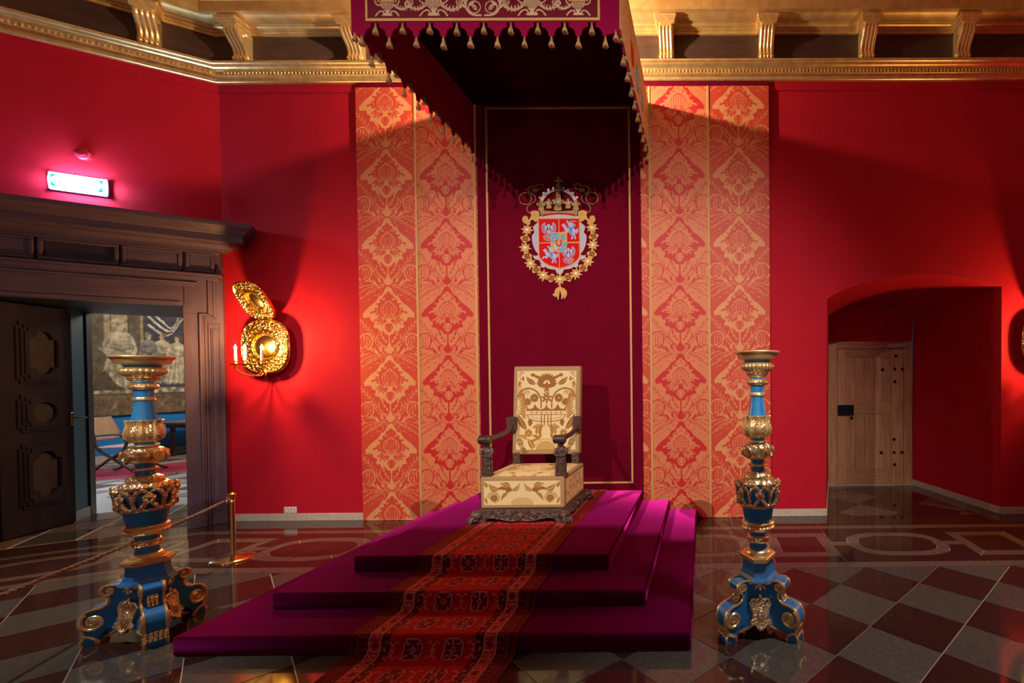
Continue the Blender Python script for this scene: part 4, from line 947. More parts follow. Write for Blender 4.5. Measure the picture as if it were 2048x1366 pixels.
# side valances carry an all-over gold embroidered field
M['gold_field'] = mat('gold_embroidered_field', lin(240, 204, 150), .6, .05, noise=(42, lin(176, 84, 60), .8), bump=(120, .7, .004, 'voronoi'), stretch=(1, 1, .45))
for par, mp in ((vr, RM), (vl, LM)):
    q = MB().bbox(.03, 1.82, .006, .010, CZB+.075, CZT-.01, .001, lambda p: mp(Vector((p.x, p.z, p.y)))); ef = q.build('embroidered_field', M['gold_field'], par, False)
    for bx in ((.02, 1.82, CZB+.06, CZB+.075), (.0, .02, CZB+.06, CZT), (.02, 1.82, CZT-.012, CZT)): vtrim(*bx, mp, par)
    for y_, k, mt in ((.95, 1, 'blue_em'), (.95, .6, 'silver_em'), (1.28, .8, 'blue_em'), (.62, .8, 'red_em')):
        MB().prism([(y_+(p[0])*k*.1, 4.42-p[1]*k*.1) for p in shield(-1, 1, -1, .3, 1.2)], .010, .012+.002*(2-k), mp).build('armorial_shield', M[mt], par, False)
tassels([(.02, CZB+.05), (.07, CZB+.02)], lambda h: FM(Vector((h[0], h[1], 0)))); tassels([(CX1-CX0-.02, CZB+.05)], lambda h: FM(Vector((h[0], h[1], 0))))
# the lamp lying on the canopy roof
lp = MB(); lp.bbox(-1.78, -1.58, -.93, -.77, CZT+.002, CZT+.05, .006)
lamp = lp.build('canopy_lamp', M['black'], None, False); tag(lamp, 'small black uplight lying on the canopy roof', 'lamp')
MB().bbox(-1.76, -1.60, -.915, -.785, CZT+.05, CZT+.058, .002).build('lamp_face', M['lamp_face'], lamp, False)

# ---- carpeted dais of three tiers
HS = [.112, .220, .334]; FY = [-2.669, -2.348, -2.022]; LX = [-3.114, -2.8265, -2.5343]; RX = [-.080, -.384, -.6853]
da = empty('carpeted_dais', (-1.6, -1.3, 0)); tag(da, 'three-tiered dais covered in deep magenta carpet under the throne', 'dais')
for k in range(3):
    q = MB().bbox(LX[k], RX[k], FY[k], -.062 if k < 3 else 0, (HS[k-1] if k else 0), HS[k], .012)
    o = q.build('tier', M['dais'], da, True, 60); o.location = -da.location

# ---- oriental runner down the steps
RX0, RX1 = -2.072, -1.098; RWd = RX1-RX0
def path_pts():
    e = .007; pts = [(-.115, HS[2]+e)]
    for k in (2, 1, 0):
        low = HS[k-1] if k else 0
        yk = FY[k]
        nxt = yk-.0
        pts += [(yk+.03, HS[k]+e), (yk+.008, HS[k]+e-.001), (yk-e*.8, HS[k]-.004), (yk-e*1.6, HS[k]-.018), (yk-e*2.2, low+.045), (yk-.030, low+.020), (yk-.055, low+e+.003), (yk-.085, low+e)]
    pts += [(-3.75, e)]
    return pts
pp = [Vector(p) for p in path_pts()]; cum = [0]
for a, b in zip(pp[:-1], pp[1:]): cum.append(cum[-1]+(b-a).length)
RL = cum[-1]
DK, RD, RD2, WH, PK = lin(56, 3, 12), lin(158, 6, 12), lin(108, 6, 14), lin(196, 124, 124), lin(136, 34, 50)
c = Canvas(0, 1, 0, RL, .0062, RD); c.w = int(RWd/.0062)+1; c.x = np.linspace(0, RWd, c.w); c.a = np.empty((c.h, c.w, 3)); c.a[:] = RD
w = RWd; m2 = Mir(c, w/2)
m2.fill([(0, 0), (.245*w, 0), (.245*w, RL), (0, RL)], DK)
m2.stroke([(.018*w, 0), (.018*w, RL)], .008, RD2); m2.stroke([(.07*w, 0), (.07*w, RL)], .005, RD2)
zz = [((.045+.012*(i % 2))*w, i*.016) for i in range(int(RL/.016))]; m2.stroke(zz, .005, PK)
for y in np.arange(.02, RL, .034):
    for xx in (.085, .105, .21, .228): m2.ell((xx+.006*math.sin(y*90))*w, y+.008*math.sin(xx*900), .006, .007, RD if int(y*40) % 2 else PK)
m2.fill([(.122*w, 0), (.192*w, 0), (.192*w, RL), (.122*w, RL)], lin(150, 16, 28)); m2.stroke([(.122*w, 0), (.122*w, RL)], .004, WH); m2.stroke([(.192*w, 0), (.192*w, RL)], .004, WH)
for i, y in enumerate(np.arange(.03, RL, .105)):
    x = .157*w
    m2.stroke([(x-.02, y-.03), (x+.02, y-.03), (x+.026, y), (x+.02, y+.03), (x-.02, y+.03), (x-.026, y)], .0045, WH, True); m2.ell(x, y, .015, .017, DK); m2.stroke([(x-.012, y-.012), (x+.012, y-.012), (x+.012, y+.012), (x-.012, y+.012)], .004, WH if i % 2 else PK, True)
    m2.stroke([(x-.024, y+.045), (x-.012, y+.06), (x, y+.045), (x+.012, y+.06), (x+.024, y+.045)], .0045, WH); m2.stroke([(.21*w, y+.01), (.222*w, y+.03)], .005, WH); m2.stroke([(.104*w, y+.01), (.112*w, y+.03)], .005, PK)
m2.fill([(.205*w, 0), (.208*w, 0), (.208*w, RL), (.205*w, RL)], RD2)
edges = [cum[i] for i in range(len(pp)) if abs(pp[i].y-pp[max(0, i-1)].y) > .05]
gr = cum[0]+.10; row = 0
while gr < RL:
    for xx in (.385, .625):
        x, y = xx*w, gr; a, b = .053, .062
        o8 = [(x-a*.6, y-b), (x+a*.6, y-b), (x+a, y-b*.6), (x+a, y+b*.6), (x+a*.6, y+b), (x-a*.6, y+b), (x-a, y+b*.6), (x-a, y-b*.6)]
        c.fill(o8, lin(96, 6, 14)); c.stroke(o8, .0055, WH, True); c.stroke([(p-(p-x)*-.14, q_+(q_-y)*.14) for p, q_ in o8], .003, RD2, True)
        c.stroke([(x-.016, y), (x, y+.02), (x+.016, y), (x, y-.02)], .0045, WH, True); c.fill([(x-.008, y), (x, y+.012), (x+.008, y), (x, y-.012)], RD)
        c.stroke([(x, y+.022), (x, y+b)], .004, WH); c.stroke([(x, y-.022), (x, y-b)], .004, WH); c.stroke([(x+.018, y), (x+a, y)], .004, PK); c.stroke([(x-.018, y), (x-a, y)], .004, PK)
        for sx in (-1, 1):
            for sy in (-1, 1): c.stroke([(x+sx*.02, y+sy*.03), (x+sx*.034, y+sy*.03), (x+sx*.034, y+sy*.044)], .005, WH)
    for xx in (.265, .505, .745):
        x, y = xx*w, gr
        for sy in (-1, 1): c.stroke([(x-.034, y+sy*.038), (x-.026, y+sy*.05), (x-.016, y+sy*.044), (x, y+sy*.02), (x+.016, y+sy*.044), (x+.026, y+sy*.05), (x+.034, y+sy*.038)], .0048, lin(206, 120, 112))
        c.stroke([(x-.01, y-.01), (x+.01, y+.01)], .0045, WH); c.stroke([(x-.01, y+.01), (x+.01, y-.01)], .0045, WH)
    gr += .2065; row += 1
tt = np.array(cum); py = np.interp(c.y, tt, [p.x for p in pp]); pz = np.interp(c.y, tt, [p.y for p in pp])
X, Yg = np.meshgrid(RX0+c.x, py); Zg = np.repeat(pz[:, None], c.w, 1)
pos = np.stack([X, Yg, Zg], -1)[:, ::-1]; colr = c.a[:, ::-1]
run = grid_mesh('runner_carpet', pos, colr, M['runner'], None); tag(run, 'red oriental runner with octagon motifs laid down the dais steps', 'carpet')
q = MB()
for i in range(130):
    x = RX0+RWd*(i+.5)/130+random.uniform(-.003, .003); q.tube([(x, -.118, HS[2]+.006), (x+random.uniform(-.006, .006), -.070, HS[2]+.005)], .0022, 4)
fr = q.build('fringe', M['fringe'], run); fr['kind'] = 'stuff'

# ================================================================== THRONE
TX, TZ = -1.615, .342
th = empty('throne', (TX, -.9, TZ)); tag(th, 'throne armchair upholstered in cream and gold figured velvet on a carved walnut base', 'chair')
def tp(q, nm, m, sm=True, par=None, ang=40):
    o = q.build(nm, m, par or th, sm, ang)
    if par is None: o.location = -th.location
    return o
# carved base: scrolled apron on four paw feet
def apron(q, a, b, out, n=44):
    a, b = Vector(a), Vector(b); d = (b-a).normalized(); L = (b-a).length; out = Vector(out)
    poly = [(0, .005), (.0, .105), (L, .105), (L, .005), (L-.07, .0), (L-.085, .03), (L-.12, .045), (L*.5+.16, .03), (L*.5+.10, .012), (L*.5+.04, .02), (L*.5, .008), (L*.5-.04, .02), (L*.5-.10, .012), (L*.5-.16, .03), (.12, .045), (.085, .03), (.07, .0)]
    f = lambda p: a+d*p.x+out*p.z+Vector((0, 0, p.y))
    q.prism(poly, -.03, .01, f)
    for s in (-1, 1):
        for cx, r, t in ((.12, .036, .011), (.21, .030, .009), (.30, .024, .008)):
            x = L/2+s*cx*L/.8
            q.tube([f(Vector((px, pz, .012))) for px, pz in spiral(x, .062, r, .006, 90 if s < 0 else 90, 90+s*620, 30)], t, 6)
            q.ball((0, 0, 0), (.012, .012, .012), 8, 6, lambda p: f(Vector((x+p.x, .062+p.y, .018+p.z))))
        q.tube([f(Vector((px, pz, .012))) for px, pz in smooth([(L/2, .035), (L/2+s*.05, .02), (L/2+s*.13, .026), (L/2+s*.2, .045), (L/2+s*.28, .05)], 6)], .009, 6)
        for k in range(5): q.ball((0, 0, 0), (.014, .009, .01), 8, 5, lambda p: f(Vector((L/2+s*(.06+.05*k)+p.x, .092+p.y, .014+p.z))))
    q.ball((0, 0, 0), (.028, .034, .016), 10, 8, lambda p: f(Vector((L/2+p.x, .06+p.y, .014+p.z))))
bx, by0, by1 = .385, -1.27, -.50
q = MB(); apron(q, (TX-bx, by0, TZ), (TX+bx, by0, TZ), (0, -1, 0)); apron(q, (TX+bx, by0, TZ), (TX+bx, by1, TZ), (1, 0, 0)); apron(q, (TX-bx, by1, TZ), (TX-bx, by0, TZ), (-1, 0, 0)); apron(q, (TX+bx, by1, TZ), (TX-bx, by1, TZ), (0, 1, 0))
q.bbox(TX-bx, TX+bx, by0, by1, TZ+.085, TZ+.112, .006)
tp(q, 'carved_base', M['carved_wood'])
for sx in (-1, 1):
    for yy in (by0, by1):
        q = MB(); x = TX+sx*bx; sy = -1 if yy == by0 else 1
        q.ball((x, yy, TZ+.07), (.055, .055, .042), 14, 10); q.ball((x+sx*.018, yy+sy*.018, TZ+.028), (.042, .042, .028), 12, 8)
        for k in (-1, 0, 1): q.tube([(x+sx*.02+k*.016*(sy*-1), yy+sy*.02+k*.016*sx, TZ+.06), (x+sx*.045+k*.022*-sy, yy+sy*.045+k*.022*sx, TZ+.035), (x+sx*.05+k*.024*-sy, yy+sy*.05+k*.024*sx, TZ+.006)], [.014, .014, .009], 7)
        tp(q, 'paw_foot', M['carved_wood'])
# upholstered seat box
SXh, SY0, SY1, SZ0, SZ1 = .372, -1.232, -.54, TZ+.112, TZ+.395
q = MB().bbox(TX-SXh, TX+SXh, SY0, SY1, SZ0, SZ1, .012); tp(q, 'seat_box', M['throne_border'])
CRM, BRN, BR2 = lin(226, 204, 156), lin(148, 98, 38), lin(170, 120, 54)
def panel_cloth(nm, canv, posf):
    X, Z = np.meshgrid(canv.x, canv.y); pos = np.empty(X.shape+(3,))
    for i in range(X.shape[0]):
        for j in range(X.shape[1]): pos[i, j] = posf(X[i, j], Z[i, j])
    o = grid_mesh(nm, pos, canv.a, M['throne_cloth'], th); o.location = -th.location; return o
def flower(c, x, y, r, n, col, ctr):
    for k in range(n): a = 2*PI*k/n+.3; c.ell(x+r*.62*math.cos(a), y+r*.62*math.sin(a), r*.42, r*.2, col, a)
    c.ell(x, y, r*.4, r*.4, col); c.ell(x, y, r*.16, r*.16, ctr)
# front of the seat box
c = Canvas(-.34, .34, -.11, .11, .0042, CRM); m_ = Mir(c)
for k in range(3): m_.stroke(spiral(.25, -.045, .062-.012*k, .03-.008*k, 0, 360, 30), .006, BR2)
m_.ell(.25, -.045, .03, .028, BR2); 
_ = [flower(c, s*.25, -.045, .028, 8, BRN, CRM) for s in (-1, 1)]
m_.leaf(.10, .03, .20, .085, .05, BR2, .02, CRM); m_.leaf(.20, .03, .30, .085, .05, BR2, -.02, CRM); m_.leaf(.10, .02, .02, .09, .035, BR2, .02, CRM); m_.ell(.12, .03, .03, .022, BRN); m_.leaf(.12, .01, .19, -.07, .03, BR2, .01); m_.leaf(.13, .03, .23, .03, .03, BRN, .015)
c.ell(0, -.09, .10, .05, lin(206, 176, 122)); m_.leaf(.31, .05, .335, .105, .03, BR2); m_.leaf(.31, -.10, .335, -.03, .02, BR2)
panel_cloth('front_panel', c, lambda x, z: (TX+x, SY0-.003, (SZ0+SZ1)/2+z*.98))
# sides of the seat box
for s in (-1, 1):
    c = Canvas(-.30, .30, -.11, .11, .006, CRM); m_ = Mir(c)
    for k in range(30): x, y = random.uniform(0, .28), random.uniform(-.1, .1); m_.leaf(x, y, x+random.uniform(-.06, .06), y+random.uniform(-.05, .05), .03, BR2, .01, CRM)
    panel_cloth('side_panel', c, lambda x, z, s=s: (TX+s*(SXh+.003), (SY0+SY1)/2+x*(1 if s > 0 else -1), (SZ0+SZ1)/2+z*.98))
# domed seat cushion
c = Canvas(-.345, .345, -.315, .315, .006, CRM); m_ = Mir(c)
for k in range(40): x, y = random.uniform(0, .33), random.uniform(-.3, .3); m_.leaf(x, y, x+random.uniform(-.09, .09), y+random.uniform(-.07, .07), .04, BR2 if k % 2 else lin(200, 164, 104), .015, CRM)
m_.stroke(spiral(.16, -.1, .09, .02, 0, 700, 50), .012, BR2); m_.stroke(spiral(.17, .13, .08, .02, 0, -700, 50), .012, BR2)
panel_cloth('seat_cushion', c, lambda x, y: (TX+x, (SY0+SY1)/2+y, SZ1-.003+.030*max(0, (1-(x/.35)**4)*(1-(y/.32)**4))))
# back
BZ0, BZ1 = TZ+.495, TZ+1.40; BY0, BY1 = -.60, -.52; BH = .345
def BMx(p):   # p: x, height 0..1, depth
    return Vector((TX+p[0], BY0+(BY1-BY0)*p[1]+p[2], BZ0+(BZ1-BZ0)*p[1]))
q = MB(); q.bbox(-BH, BH, 0, 1, 0, .085, .01, lambda p: BMx((p.x, p.y, p.z))); tp(q, 'back_frame', M['throne_border'])
c = Canvas(-.305, .305, -.405, .405, .0034, CRM); m_ = Mir(c)
# top flower with leaves
for k in range(14): a = PI*(.0+k/13); c.leaf(.0+.05*math.cos(a), .275+.02*math.sin(a), .105*math.cos(a), .275+.115*math.sin(a) if k else .275, .03, BRN)
for k in range(11): a = -PI*(.05+.9*k/10); c.leaf(.03*math.cos(a), .275, .105*math.cos(a), .275+.06*math.sin(a), .028, BRN)
c.ell(0, .285, .075, .06, BRN); c.fill(arc(0, .272, .036, 0, 180, 14), CRM); c.leaf(0, .25, 0, .30, .02, BRN)
m_.leaf(.03, .31, .17, .375, .03, BRN); m_.ell(.145, .362, .022, .018, BRN); m_.leaf(.115, .265, .215, .345, .05, BRN, -.01, CRM, .003); c.leaf(0, .23, 0, .165, .05, BRN); c.leaf(0, .2, 0, .18, .02, CRM)
for k in range(7): m_.leaf(.30, .40-.03*k, .22+.012*k, .37-.045*k if k > 2 else .385, .016, lin(206, 160, 120)); m_.leaf(.285, .34-.04*k, .25, .30-.035*k if k < 4 else .2, .012, BR2)
m_.leaf(.24, .30, .25, .355, .022, BRN); m_.leaf(.285, .245, .28, .30, .02, BRN)
# centre flower, side daisies
flower(c, 0, .125, .055, 7, BRN, CRM); _ = [flower(c, s*.125, .125, .045, 12, BRN, CRM) for s in (-1, 1)]; _ = [flower(c, s*.195, .085, .042, 9, BRN, lin(190, 140, 70)) for s in (-1, 1)]
# plumes
m_.stroke(smooth([(.055, .025), (.06, .12), (.11, .195), (.19, .225), (.26, .20), (.298, .14)], 8), .016, BRN)
for k in range(9): t = k/8; m_.leaf(.295-.01*t, .19-.21*t, .215-.02*math.sin(PI*t), .13-.21*t-.02, .018, BR2, -.014)
for k in range(5): m_.leaf(.20+.022*k, .222-.01*k, .165+.024*k, .165-.012*k, .013, BR2, .008)
m_.stroke(smooth([(.30, .14), (.302, .05), (.28, -.03), (.22, -.05)], 8), .007, BR2)
# crown
up = smooth([(0, .07), (.012, .03), (.04, .012), (.07, .01), (.10, .03), (.118, .06), (.135, .03), (.16, .012), (.19, .02), (.205, .06), (.20, -.015)], 5)
m_.fill([(0, -.015)]+[(0, .07)]+list(up), BRN); m_.fill([(0, -.008), (.20, -.008), (.196, -.045), (0, -.045)], lin(232, 208, 160)); m_.stroke([(0, -.047), (.196, -.047)], .007, BRN); m_.stroke([(0, -.007), (.2, -.007)], .006, BRN)
for x in (0, .05, .10, .15): m_.ell(x, -.027, .011, .011, BRN); m_.ell(x, -.027, .005, .005, CRM); m_.ell(x+.026, -.027, .0045, .0045, BR2)
m_.stroke(smooth([(.196, -.05), (.17, -.09), (.10, -.112), (0, -.118)], 8), .009, BRN); m_.stroke(smooth([(.16, -.055), (.14, -.078), (.08, -.088), (0, -.088)], 8), .005, BR2)
for x in (.018, .05): m_.stroke([(x, -.045), (x, -.135), (x+.012*(1 if x > .03 else .5), -.165)], .010, BRN)
# lower leaves, stems, flowers
m_.leaf(.20, -.20, .297, -.03, .06, BRN, -.012, CRM, .003); m_.leaf(.15, -.10, .17, -.17, .035, BRN); m_.leaf(.17, -.09, .175, -.16, .03, BRN); flower(c, .23, -.065, .024, 6, BR2, CRM); flower(c, -.23, -.065, .024, 6, BR2, CRM)
_ = [flower(c, s*.18, -.235, .042, 10, BR2, CRM) for s in (-1, 1)]; m_.leaf(.10, -.25, .09, -.13, .05, BR2, .015, CRM, .004); m_.leaf(.14, -.18, .07, -.14, .035, BR2, .01, CRM)
m_.stroke(smooth([(.045, -.16), (.06, -.22), (.06, -.27), (.10, -.30), (.16, -.32)], 6), .026, BR2); m_.leaf(.06, -.30, .15, -.26, .03, BR2, .012); m_.leaf(.13, -.40, .19, -.29, .06, BR2, .01, CRM); m_.leaf(.19, -.30, .28, -.26, .035, BR2, .012, CRM)
m_.stroke(spiral(.265, -.33, .04, .012, 0, 700, 40), .008, BR2); c.ell(0, -.40, .10, .085, lin(196, 156, 92)); m_.stroke(arc(0, -.40, .115, 10, 170, 20, .105), .006, BR2); m_.leaf(.2, -.40, .26, -.385, .02, BR2)
panel_cloth('back_panel', c, lambda x, z: tuple(BMx((x, .5+z/(BZ1-BZ0)*1.0, -.004))))
for s in (-1, 1):
    q = MB(); q.bbox(TX+s*.30-.035, TX+s*.30+.035, -.61, -.53, SZ1-.02, BZ0+.02, .006); q.ball((TX+s*.30, -.612, (SZ1+BZ0)/2), (.02, .01, .03), 8, 6); tp(q, 'back_post', M['carved_wood'])
    # arm rest
    ax = TX+s*.333
    pth = smooth([(ax, -1.20, TZ+.725), (ax, -1.06, TZ+.725), (ax, -.86, TZ+.735), (ax, -.70, TZ+.765), (ax, -.62, TZ+.83), (ax, -.58, TZ+.86)], 6)
    n = len(pth); q = MB().tube(pth, [.024+.018*max(0, i/n-.55) for i in range(n)], 10); q.bbox(ax-.042, ax+.042, -.66, -.57, TZ+.74, TZ+.885, .012)
    ar = tp(q, 'arm_rest', M['wood_arm'])
    q = MB().lathe([(.0, -.052), (.034, -.052), (.038, -.044), (.034, -.036), (.036, .0), (.034, .036), (.038, .044), (.034, .052), (.0, .052)], 16, M=lambda p: Vector((ax+p.z, -1.215+p.x, TZ+.728+p.y)), cap=False)
    for k in range(5): q.tube([(ax-.04+.02*k, -1.215+.0375*math.cos(a), TZ+.728+.0375*math.sin(a)) for a in np.linspace(.6, 5.5, 12)], .004, 5)
    tp(q, 'arm_scroll', M['wood_arm'])
    # carved figure supporting the arm
    q = MB(); fx, fy = ax, -1.17
    q.lathe([(.040, SZ1+.0), (.046, SZ1+.02), (.040, SZ1+.05), (.043, SZ1+.10), (.036, SZ1+.155), (.030, SZ1+.175), (.040, SZ1+.20), (.045, SZ1+.235), (.034, SZ1+.26), (.017, SZ1+.268)], 20, (fx, fy, 0), lambda a, z, i: 1+.10*math.sin(7*a+9*z*10)+.05*math.sin(3*a-z*30))
    q.ball((fx, fy-.012, SZ1+.283), (.024, .027, .030), 12, 10); q.ball((fx, fy-.038, SZ1+.281), (.006, .008, .008), 6, 5); q.ball((fx, fy+.004, SZ1+.292), (.028, .028, .028), 12, 8)
    for t in (-1, 1): q.tube([(fx+t*.042, fy-.005, SZ1+.245), (fx+t*.050, fy-.022, SZ1+.205), (fx+t*.028, fy-.045, SZ1+.180), (fx-t*.004, fy-.05, SZ1+.19)], [.015, .014, .012, .010], 8)
    for k in range(6): q.tube([(fx+.040*math.cos(-.3-k*.45), fy+.040*math.sin(-.3-k*.45), SZ1+.17), (fx+.047*math.cos(-.4-k*.45), fy+.047*math.sin(-.4-k*.45), SZ1+.09), (fx+.046*math.cos(-.3-k*.45), fy+.046*math.sin(-.3-k*.45), SZ1+.015)], .008, 6)
    q.bbox(fx-.05, fx+.05, fy-.05, fy+.05, SZ1-.01, SZ1+.012, .004)
    tp(q, 'arm_figure', M['carved_wood'])

# ================================================================== TORCHERES
def torchere(loc, rz, label):
    t = empty('torchere', loc, rz); tag(t, label, 'candle stand', 'blue and gilt torcheres flanking the dais')
    def P(nm, q, m, sm=True): return q.build(nm, m, t, sm)
    G, GC, B = M['gold'], M['gold_carved'], M['blue']
    lob = lambda n, a: (lambda th, z, i: 1+a*abs(math.sin(n*th/2)))
    P('top_plate', MB().lathe([(.0, 1.715), (.085, 1.715), (.118, 1.722), (.122, 1.728), (.124, 1.742), (.130, 1.748), (.136, 1.756), (.144, 1.758), (.146, 1.764), (.143, 1.770), (.128, 1.770), (.0, 1.764)], 40, cap=False), G)
    P('upper_neck', MB().lathe([(.0, 1.69), (.072, 1.69), (.084, 1.715), (.0, 1.716)], 32, cap=False), B)
    P('gadroon_ring', MB().lathe([(.04, 1.607), (.05, 1.612), (.055, 1.625), (.062, 1.638), (.082, 1.648), (.098, 1.664), (.101, 1.678), (.092, 1.692), (.075, 1.700), (.05, 1.702)], 96, rf=lob(24, .06)), G)
    P('acanthus_tip', MB().lathe([(.043, 1.606), (.056, 1.618), (.066, 1.634), (.062, 1.642)], 64, rf=lob(12, .12)), GC)
    P('neck', MB().lathe([(.046, 1.50), (.043, 1.53), (.044, 1.56), (.046, 1.61)], 24), B)
    P('ring', MB().lathe([(.045, 1.556), (.056, 1.560), (.063, 1.570), (.064, 1.578), (.058, 1.588), (.050, 1.596), (.044, 1.597)], 64, rf=lob(18, .07)), GC)
    P('ring', MB().lathe([(.04, 1.488), (.047, 1.490), (.049, 1.496), (.046, 1.500), (.049, 1.504), (.047, 1.510), (.04, 1.512)], 48, rf=lob(30, .04)), G)
    P('flared_neck', MB().lathe([(.060, 1.335), (.0565, 1.36), (.051, 1.40), (.045, 1.44), (.042, 1.47), (.041, 1.49)], 28), B)
    P('acanthus_cup', MB().lathe([(.040, 1.222), (.056, 1.228), (.070, 1.248), (.076, 1.275), (.072, 1.305), (.063, 1.328), (.062, 1.346), (.070, 1.358), (.073, 1.363), (.064, 1.366), (.055, 1.35)], 96, rf=lambda a, z, i: 1+.10*abs(math.sin(4*a))*(.6+.4*math.sin(z*40))+.035*math.sin(24*a)), GC)
    q = MB()
    for k in range(8):
        a = 2*PI*k/8
        q.tube([((.078-.0*j)*math.cos(a)*s_, .078*math.sin(a)*s_, z) for j, (s_, z) in enumerate(((.72, 1.235), (.98, 1.255), (1.05, 1.285), (.95, 1.32), (.92, 1.345), (1.06, 1.365)))], [.010, .013, .012, .010, .010, .006], 6)
    P('acanthus_leaves', q, G)
    P('waist', MB().lathe([(.046, 1.19), (.042, 1.21), (.048, 1.226)], 24), B)
    P('disc', MB().lathe([(.03, 1.194), (.060, 1.197), (.063, 1.202), (.060, 1.207), (.03, 1.208)], 36), G)
    P('knop', MB().lathe([(.045, 1.086), (.058, 1.094), (.082, 1.108), (.094, 1.128), (.096, 1.150), (.088, 1.172), (.070, 1.188), (.05, 1.195)], 96, rf=lambda a, z, i: 1+.05*math.sin(8*a)+.03*math.sin(20*a+60*z)), GC)
    q = MB()
    for k in range(8):
        a = 2*PI*k/8
        for r in (.026, .017, .008): q.tube([(math.cos(a)*(.098-.000*r)-math.sin(a)*r*math.cos(b), math.sin(a)*.098+math.cos(a)*r*math.cos(b), 1.142+r*math.sin(b)) for b in np.linspace(0, 2*PI, 13)[:-1]], .0055, 5, True)
    P('rosettes', q, G)
    P('lower_neck', MB().lathe([(.048, 1.01), (.043, 1.03), (.042, 1.07), (.046, 1.092)], 24), B)
    P('ring', MB().lathe([(.042, 1.046), (.053, 1.048), (.058, 1.055), (.053, 1.063), (.042, 1.066)], 48, rf=lob(16, .07)), GC)
    P('collar', MB().lathe([(.055, .968), (.075, .974), (.082, .986), (.078, .998), (.066, 1.008), (.052, 1.016), (.044, 1.018)], 64, rf=lob(20, .07)), GC)
    P('vase_core', MB().lathe([(.088, .785), (.104, .82), (.113, .86), (.110, .905), (.092, .945), (.068, .972)], 36), B)
    # gilt masks and swags wrapped round the vase
    q = MB()
    q.lathe([(.098, .792), (.112, .797), (.116, .806), (.110, .815)], 72, rf=lob(28, .05)); q.lathe([(.072, .955), (.098, .935), (.110, .945), (.098, .965), (.078, .975)], 72, rf=lob(12, .12))
    for k in range(6):
        a = 2*PI*k/6+PI/6
        C_ = lambda r, da, z: (r*math.cos(a+da), r*math.sin(a+da), z)
        q.ball((0, 0, 0), (.016, .021, .030), 10, 8, lambda p: Vector(C_(.124+p.x, p.y/.12, .895+p.z))); q.ball((0, 0, 0), (.010, .007, .009), 6, 5, lambda p: Vector(C_(.142+p.x, p.y/.12, .893+p.z)))
        for s in (-1, 1):
            q.tube([C_(.128, s*.10, .925), C_(.136, s*.22, .935), C_(.134, s*.36, .925), C_(.128, s*.46, .90), C_(.128, s*.50, .87)], [.010, .014, .014, .012, .008], 7)
            q.tube([C_(.126, s*.06, .865), C_(.130, s*.16, .845), C_(.128, s*.28, .822), C_(.122, s*.42, .815), C_(.116, s*.52, .83)], [.011, .013, .012, .010, .008], 7)
            q.tube([C_(.126, s*.18, .90), C_(.133, s*.13, .875), C_(.130, s*.05, .855)], [.008, .010, .008], 6)
            q.ball(C_(.134, s*.32, .948), (.014, .014, .012), 8, 6); q.ball(C_(.13, s*.5, .945), (.012, .012, .016), 8, 6)
        q.tube([C_(.128, .50, .87), C_(.120, .523, .845), C_(.118, .523, .82)], .010, 6)
    P('mask_ornament', q, GC)
    P('vase_foot', MB().lathe([(.084, .695), (.088, .72), (.094, .755), (.099, .79), (.09, .8)], 36), B)
    P('gadroon_ring', MB().lathe([(.055, .632), (.074, .640), (.094, .652), (.101, .664), (.095, .676), (.090, .680), (.098, .686), (.103, .694), (.098, .701), (.08, .704)], 96, rf=lambda a, z, i: 1+(.05*abs(math.sin(11*a)) if z < .678 else 0)), G)
    P('stem', MB().lathe([(.058, .51), (.052, .55), (.051, .60), (.055, .64)], 28), B)
    P('ring', MB().lathe([(.05, .562), (.060, .566), (.066, .576), (.062, .588), (.066, .598), (.058, .608), (.05, .610)], 64, rf=lob(18, .06)), GC)
    P('ring', MB().lathe([(.055, .488), (.074, .491), (.080, .500), (.076, .512), (.066, .520), (.055, .524)], 48), G)
    hexa = lambda r, cut=.72: [(r*f*math.cos(a), r*f*math.sin(a)) for k in range(3) for a, f in ((2*PI*k/3-PI/2-.36, 1), (2*PI*k/3-PI/2+.36, 1))]
    q = MB(); q.prism(hexa(.118), .468, .486); q.prism(hexa(.108), .486, .494); q.prism(hexa(.106), .456, .468); P('neck_plate', q, G, False)
    # blue triangular neck and body
    q = MB(); rings = []
    for z, r in ((.458, .098), (.44, .096), (.40, .100), (.37, .112), (.352, .128), (.345, .132)): rings.append([Vector((x, y, z)) for x, y in hexa(r)])
    for a, b in zip(rings[:-1], rings[1:]): q.add(a+b, [(i, i+6, (i+1) % 6+6, (i+1) % 6) for i in range(6)])
    P('base_neck', q, B, True)
    q = MB(); rings = []
    for z, r in ((.348, .150), (.30, .128), (.24, .128), (.20, .150), (.12, .178), (.07, .185)):
        ring = []
        for k in range(3):
            c0 = 2*PI*k/3-PI/2
            for da in np.linspace(-PI/3+.12, PI/3-.12, 7):
                ring.append(Vector((r*(.60/math.cos(da))*math.cos(c0+da), r*(.60/math.cos(da))*math.sin(c0+da), z+(.04*math.cos(da*2.6) if z < .1 else 0))))
        rings.append(ring)
    n = len(rings[0])
    for a, b in zip(rings[:-1], rings[1:]): q.add(a+b, [(i, i+n, (i+1) % n+n, (i+1) % n) for i in range(n)])
    q.add(rings[0], [tuple(range(n))])
    P('body', q, B, True)
    q = MB().tube([p+Vector((p.x*.02, p.y*.02, -.004)) for p in rings[-1]], .008, 6, True); P('body_edge', q, G)
    # three scrolled legs
    outp = smooth([(.09, .345), (.145, .352), (.180, .345), (.192, .322), (.180, .298), (.158, .285), (.150, .262), (.158, .238), (.185, .222), (.225, .215), (.262, .195), (.283, .155), (.280, .110), (.262, .078), (.262, .05), (.275, .028), (.272, 0)], 5)
